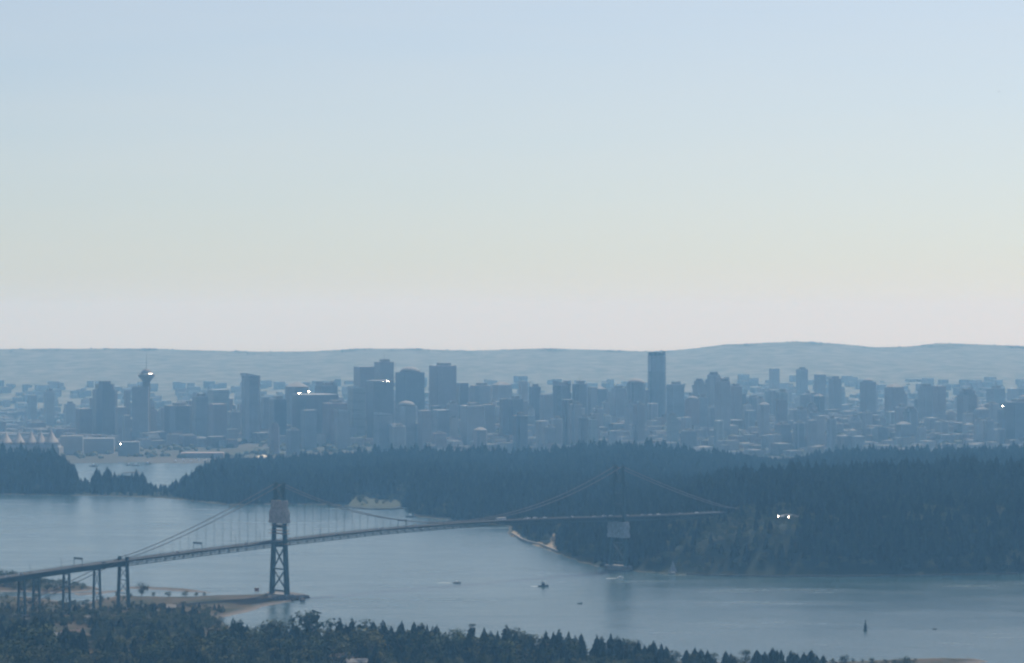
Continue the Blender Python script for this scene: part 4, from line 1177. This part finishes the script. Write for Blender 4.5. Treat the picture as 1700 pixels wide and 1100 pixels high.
for s in (322,331,340,352,361,398,404,432,447,456,466,489,512,523,540,556,571,598,20,70,130,180,-40,-120,-210,-300,-318,-334,-350,-372):
    car(s + rnd.uniform(-2, 2), rnd.choice((-3.2, 0, 3.2)), rnd.choices(['white','silver','dark','red'], (5,4,3,1))[0])

# ------------------------------------------------------------------ shore works
isl = MB(); pts = [at(x, y)[:2] for x, y in [(432,990),(448,984),(482,984),(498,988),(516,992),(496,996),(462,997),(440,996)]]
c0 = Vector(to_world(0, 0, 0)[:2])
isl.quad_loop([[(x, y, -1) for x, y in pts], [(c0.x + (x-c0.x)*.93, c0.y + (y-c0.y)*.9, 2.2 + .4*math.sin(i*2.3)) for i, (x, y) in enumerate(pts)], [(c0.x + (x-c0.x)*.7, c0.y + (y-c0.y)*.7, 3.4 + .5*math.sin(i*1.3)) for i, (x, y) in enumerate(pts)]])
tag(isl.build('rock_apron', M['rock']), 'dark rock apron at the foot of the sheeted bridge tower', 'rocks')
for i in range(26):
    px_, py_ = rnd.uniform(436, 512), rnd.uniform(987, 997)
    p = at(px_, py_, 1.5); s = rnd.uniform(1.2, 2.6)
    m = MB(); m.lathe([(s*.6, -s*.6),(s*1.0, -s*.1),(s*.8, s*.45),(s*.25, s*.65)], 6)
    m.v = [(x*rnd.uniform(.8,1.2), y*rnd.uniform(.8,1.2), z) for x, y, z in m.v]
    tag(m.build('boulder', M['rock'], None, False, p), 'dark boulder on the rock apron of the shore tower', 'boulder', 'boulders round the shore tower')
Y = 2905; p = Vector((xat(426, Y), Y, hh(h_shore, xat(426, Y), Y)))
t = thing('beacon_hut', 'small rust-red hut on stilts beside the shore tower', 'hut', p, .4)
for a in (-1.3, 1.3):
    for b in (-1.3, 1.3): MB().tube([(a,b,-.6),(a,b,3.2)], .16, 5).build('post', M['wood'], t)
MB().box(-1.7, 1.7, -1.7, 1.7, 3.2, 6.2).build('wall', M['rust'], t)
MB().box(-1.9, 1.9, -1.9, 1.9, 6.2, 6.5).build('roof', M['roof_grey'], t)
# sea wall under the sandy bank
def wall_run(pts_px, label, hgt=2.6, m1='concrete', m2='stucco'):
    pts = [at(x, y) for x, y in pts_px]
    c = sum(pts, Vector())/len(pts)
    t = thing('sea_wall', label, 'wall', c)
    for p, q in zip(pts[:-1], pts[1:]):
        MB().beam(p - c + Vector((0,0,hgt/2-.6)), q - c + Vector((0,0,hgt/2-.6)), 1.2, hgt+1.0).build('stone_section', M[m1], t)
        MB().beam(p - c + Vector((0,0,hgt)), q - c + Vector((0,0,hgt)), 1.6, .35).build('coping', M[m2], t)
wall_run([(849,887),(858,892),(866,897),(880,902),(898,906),(912,912),(926,917)], 'pale stone sea wall below the sandy bank')
wall_run([(1140,954),(1200,956),(1280,957),(1400,957),(1520,956),(1600,955),(1690,953)], 'low dark sea wall at the foot of the wooded bluff', 1.4, 'rock', 'rock')
wall_run([(584,843.5),(600,844.5),(620,846),(645,846),(668,844)], 'low stone sea wall in front of the dry lawn', 2.0)
# houses among the trees
def house(px_, py_, Y, w_, d_, h_, rz, roofm, label):
    for _ in range(6):
        x = xat(px_, Y); g = hh(h_shore, x, Y); Y = F*(CAMH - g - h_ - 2.6)/(py_-HOR)
    x = xat(px_, Y); g = hh(h_shore, x, Y)
    t = thing('house', label, 'house', (x, Y, g), rz)
    z0 = -1
    MB().box(-w_/2, w_/2, -d_/2, d_/2, z0, h_).build('wall', M['stucco'], t)
    m = MB(); o_ = .6
    m.v = [(-w_/2-o_,-d_/2-o_,h_-.1),(w_/2+o_,-d_/2-o_,h_-.1),(w_/2+o_,d_/2+o_,h_-.1),(-w_/2-o_,d_/2+o_,h_-.1),(-w_/2-o_,0,h_+2.6),(w_/2+o_,0,h_+2.6)]
    m.f = [(0,1,5,4),(2,3,4,5),(0,4,3),(1,2,5),(0,3,2,1)]; rf = m.build('roof', roofm, t)
    MB().box(w_*.2, w_*.2+.9, .6, 1.5, h_+.6, h_+3.6).build('chimney', M['roof_red'], rf)
    for i in range(3):
        xx = -w_/2 + w_*(i+.5)/3
        MB().box(xx-.7, xx+.7, -d_/2-.06, -d_/2+.02, h_-2.2, h_-.8).build('window', M['glass'], t)
house(568, 1084, 2170, 13, 9, 6, .5, M['roof_red'], 'red-roofed house half hidden below the round-headed tree')
house(592, 1093, 2150, 16, 8, 4, .15, M['roof_grey'], 'long grey-roofed house beside the red-roofed house')
house(120, 1045, 2420, 18, 11, 5, .3, M['roof_red'], 'brown-roofed building in the clearing among dark conifers')
house(96, 1049, 2400, 9, 7, 4, .3, M['roof_grey'], 'small grey-roofed shed beside the brown-roofed building')
house(152, 1021, 2560, 12, 8, 4, .1, M['stucco'], 'pale-roofed low shed among the bushes near the viaduct')
house(284, 1003, 2780, 8, 6, 3, .1, M['stucco'], 'little pale shed on the brown flat beside the viaduct')
def lookout():
    Y = 3295; x = xat(1309, Y)
    t = thing('pavilion', 'white-roofed lookout pavilion in a gap of the wooded bluff', 'building', (x, Y, hh(h_park, x, Y)), .3)
    MB().box(-9, 9, -5, 5, -6, 3.4).build('wall', M['stucco'], t)
    MB().prism([(-10.5,-6.5),(10.5,-6.5),(10.5,6.5),(-10.5,6.5)], 3.4, 5.6, .35).build('roof', M['roof_grey'], t)
    for i in range(4): MB().box(-7.5+i*4.2, -4.8+i*4.2, -5.06, -4.98, .8, 2.6).build('window', M['glass'], t)
    gz = HOR + F*(CAMH - hh(h_park, x, Y) - 3.5)/Y
    glint(1292, gz, 3284, 1.3, .9, 'mirror pane tilted for a sun glint beside the lookout pavilion')
    glint(1309, gz+1, 3286, 1.7, 1.2, 'larger mirror pane tilted for a sun glint in front of the lookout pavilion')
lookout()

# ------------------------------------------------------------------ boats and marks
def hull_mesh(L_, W_, H_, sheer=.25, bow=.0, n=9):
    m = MB(); rings = []
    for i in range(n):
        u = i/(n-1); x = -L_/2 + L_*u
        w_ = W_/2*(1 if u < .5 else max(.03, 1-((u-.5)/.5)**2.2)); 
        top = H_*(1 + sheer*u*u)
        rings.append([(x, -w_, top), (x - (0 if u < .99 else 0), -w_*.75, -.35), (x, w_*.75, -.35), (x, w_, top)])
    m.quad_loop(rings); return m
def motorboat(px_, py_, L_, label, hullm, heading, cab=1.0, name='motorboat'):
    t = thing(name, label, 'boat', at(px_, py_), heading)
    k = L_/8
    hull_mesh(L_, 2.8*k, 1.0*k).build('hull', hullm, t)
    MB().quad_loop([[(-1.6*k,-1*k,1*k),(1.2*k,-1*k,1*k),(1.2*k,1*k,1*k),(-1.6*k,1*k,1*k)], [(-1.5*k,-.85*k,2.2*k*cab),(.5*k,-.85*k,2.2*k*cab),(.5*k,.85*k,2.2*k*cab),(-1.5*k,.85*k,2.2*k*cab)]]).build('cabin', M['white'], t)
    MB().quad_loop([[(.9*k,-.9*k,1.35*k),(1.12*k,-.9*k,1.35*k),(1.12*k,.9*k,1.35*k),(.9*k,.9*k,1.35*k)], [(.45*k,-.8*k,2.0*k*cab),(.68*k,-.8*k,2.0*k*cab),(.68*k,.8*k,2.0*k*cab),(.45*k,.8*k,2.0*k*cab)]]).build('windscreen', M['glass'], t)
    MB().box(-L_/2-.5*k, -L_/2+.1*k, -.4*k, .4*k, .2, 1.1*k).build('outboard_motor', M['hull_dark'], t)
    return t
def wake(px_, py_, ln, heading, label, w0=1.2, w1=3.5):
    p = at(px_, py_)
    m = MB(); n = 14
    L_, Rr = [], []
    for i in range(n):
        u = i/(n-1); wd = (w0 + (w1-w0)*u)*rnd.uniform(.55, 1.1)*(1-.6*u*u)
        L_.append((-ln*u, -wd/2, .03)); Rr.append((-ln*u, wd/2, .03))
    m.quad_loop([[a, b, (b[0], b[1]*.6, .22), (a[0], a[1]*.6, .22)] for a, b in zip(L_, Rr)])
    o = m.build('wake', M['foam'], None, False, p); o.rotation_euler = (0, 0, heading)
    tag(o, label, None, None, 'stuff')
motorboat(759, 968, 8.0, 'grey motorboat with a white cabin top and a bright wake', M['roof_grey'], R(-6), .9)
wake(753, 967.5, 16, R(-6), 'white wake trailing behind the grey motorboat')
motorboat(1030, 960, 7.5, 'small white motorboat running close below the far tower', M['white'], R(12), 1.1)
wake(1025, 960, 12, R(12), 'wake behind the white motorboat')
# tug
t = thing('tugboat', 'dark tugboat with a tall wheelhouse in the middle of the strait', 'boat', at(902, 973.5), R(-4))
hull_mesh(10.5, 3.8, 1.3, .6).build('hull', M['hull_dark'], t)
MB().box(-1.6, 1.6, -1.2, 1.2, 1.3, 3.4).build('deckhouse', M['hull_dark'], t)
MB().box(-.7, 1.5, -1.1, 1.1, 3.4, 5.2).build('wheelhouse', M['white'], t)
MB().box(-.72, 1.55, -1.15, 1.15, 4.2, 4.8).build('window_band', M['glass'], t)
MB().tube([(-1.2,0,3.4),(-1.2,0,5.4)], .4, 8).build('funnel', M['hull_dark'], t)
MB().tube([(0,0,5.2),(0,0,8)], .09, 5).build('mast', M['hull_dark'], t)
wake(897, 973.5, 10, R(-4), 'short wake behind the dark tugboat', 1.5, 2.6)
# low skiffs
def skiff(px_, py_, L_, label, hd):
    t = thing('skiff', label, 'boat', at(px_, py_), hd)
    hull_mesh(L_, 1.6, .7, .5).build('hull', M['hull_dark'], t)
    for x in (-.6, .7): MB().box(x-.15, x+.15, -.7, .7, .55, .65).build('thwart', M['wood'], t)
    MB().box(-L_/2-.3, -L_/2+.1, -.25, .25, .1, 1.3).build('outboard_motor', M['hull_dark'], t)
skiff(963, 1002, 4.6, 'low dark skiff drifting alone in open water beyond the tugboat', 0.1)
skiff(1553, 1044.5, 4.0, 'tiny dark skiff near the channel beacon', .5)
# sailboat
t = thing('sailboat', 'white-sailed sloop close under the wooded bluff', 'boat', at(1118, 952.5), R(170))
hull_mesh(11.5, 3.2, 1.1, .3).build('hull', M['stucco'], t)
MB().box(-1.5, 1.8, -.8, .8, 1.1, 1.8).build('cabin', M['white'], t)
MB().tube([(.8,0,1),(.8,0,14)], .1, 6).build('mast', M['roof_grey'], t)
MB().tube([(.8,0,2.3),(-4.2,.5,2.3)], .09, 6).build('boom', M['roof_grey'], t)
for nm, A_, B_, C_ in (('mainsail', (.7,0,13.6), (.7,0,2.5), (-4.0,.5,2.5)), ('jib', (.9,0,12.6), (5.2,0,1.6), (1.2,.5,2.2))):
    A_, B_, C_ = Vector(A_), Vector(B_), Vector(C_); m = MB(); n = 7; ids = {}
    for i in range(n+1):
        for j in range(n+1-i):
            u, v_ = i/n, j/n; q = A_*(1-u-v_) + B_*u + C_*v_
            q = q + Vector((0, .55*math.sin(math.pi*min(1, 3*u*v_ + 2*(1-u-v_)*max(u, v_)))*.8, 0))
            ids[i, j] = len(m.v); m.v.append(tuple(q))
    for i in range(n):
        for j in range(n-i):
            m.f.append((ids[i, j], ids[i+1, j], ids[i, j+1]))
            if j < n-i-1: m.f.append((ids[i+1, j], ids[i+1, j+1], ids[i, j+1]))
    o = m.build(nm, M['sail'], t, True); sd = o.modifiers.new('cloth', 'SOLIDIFY'); sd.thickness = .04
# yellow raft under the bluff and pale barge by the far tower
def barge(px_, py_, L_, W_, mat, label, house_=True):
    t = thing('work_barge', label, 'boat', at(px_, py_), R(4))
    m = MB(); m.quad_loop([[(-L_/2*k_, -W_/2, z), (L_/2*k_, -W_/2, z), (L_/2*k_, W_/2, z), (-L_/2*k_, W_/2, z)] for k_, z in ((.88,-.4),(1,1.0))]); m.build('hull', mat, t)
    if house_:
        MB().box(-L_*.2, L_*.32, -W_*.3, W_*.3, 1.0, 3.6).build('cabin', M['white'], t)
        MB().tube([(L_*.3,0,3.6),(L_*.3,0,7)], .15, 5).build('mast', M['roof_grey'], t)
    else:
        MB().box(-L_*.35, L_*.1, -W_*.25, W_*.25, 1.0, 1.7).build('cargo', M['wood'], t)
barge(1019, 944.5, 17, 6, M['concrete'], 'pale work barge with a cabin moored at the far tower foot')
barge(1078, 946.5, 10, 3, M['bank'], 'ochre raft under the wooded bluff near the sloop', False)
# harbour boat by the lawn
motorboat(682, 858, 13, 'dark-hulled cabin boat moored off the dry lawn', M['hull_dark'], R(5), 1.2, 'cabin_boat')
for px_, py_ in [(292,765),(305,764),(318,765.5),(330,763.5),(341,765),(352,764),(363,765.5),(374,767),(388,768),(226,771),(214,770),(156,772),(246,768),(402,771)]:
    b_ = motorboat(px_, py_+2, rnd.uniform(11, 17), 'small pale yacht moored along the inner harbour shore', M['stucco'], rnd.uniform(-.6, .6), 1.2, 'moored_yacht')
    b_['group'] = 'yachts moored in the inner harbour'
# channel beacon
t = thing('channel_beacon', 'dark bottle-shaped channel beacon standing in the open strait', 'beacon', at(1437, 1047))
MB().lathe([(1.7,-1),(1.7,.6),(1.5,.9)], 14).build('float', M['hull_dark'], t)
MB().lathe([(1.35,.9),(1.3,4.2),(.75,6.2),(.35,7.2),(.3,8.2)], 12).build('tower', M['hull_dark'], t)
MB().lathe([(.45,8.2),(.55,8.5),(.55,9.3),(.15,9.8)], 10).build('lantern', M['glass'], t)
# bird
bp_ = Vector(((1658-850)/F*1350, 1350, CAMH + (HOR-152)/F*1350))
t = thing('flying_bird', 'small dark bird gliding high in the clear sky', 'bird', bp_, .4)
m = MB()
m.quad_loop([[(x, r_*math.cos(6.28*j/8), r_*math.sin(6.28*j/8)*.9) for j in range(8)] for x, r_ in ((-.17,.006),(-.1,.03),(0,.042),(.08,.034),(.12,.024),(.16,.02),(.19,.004))])
for sg in (-1, 1):
    m.quad_loop([[(x0_, sg*y_, z_), (x1_, sg*y_, z_), (x1_, sg*y_, z_+.008), (x0_, sg*y_, z_+.008)] for y_, x0_, x1_, z_ in ((.02,-.07,.07,.01),(.14,-.05,.07,.05),(.28,-.08,.02,.03))])
t.scale = (2.5, 2.5, 2.5)
m.build('body', M['hull_dark'], t, True)

# ------------------------------------------------------------------ the air
hz = MB(); hz.box(-7500, 7500, -400, 30000, -4, 392)
hm2 = bpy.data.materials.new('haze_air'); hm2.use_nodes = True
hm2.node_tree.nodes.remove(hm2.node_tree.nodes['Principled BSDF'])
pv = hm2.node_tree.nodes.new('ShaderNodeVolumePrincipled')
pv.inputs['Color'].default_value = HAZE_COLOR + (1,)
pv.inputs['Density'].default_value = HAZE_DENSITY
pv.inputs['Anisotropy'].default_value = .2
pv.inputs['Absorption Color'].default_value = (1, 1, 1, 1)
hm2.node_tree.links.new(pv.outputs[0], hm2.node_tree.nodes['Material Output'].inputs['Volume'])
o = hz.build('haze', hm2)
tag(o, 'thin blue summer haze filling the air over the strait', None, None, 'stuff')
print('tris', sum(len(p.vertices)-2 for m in bpy.data.meshes for p in m.polygons))
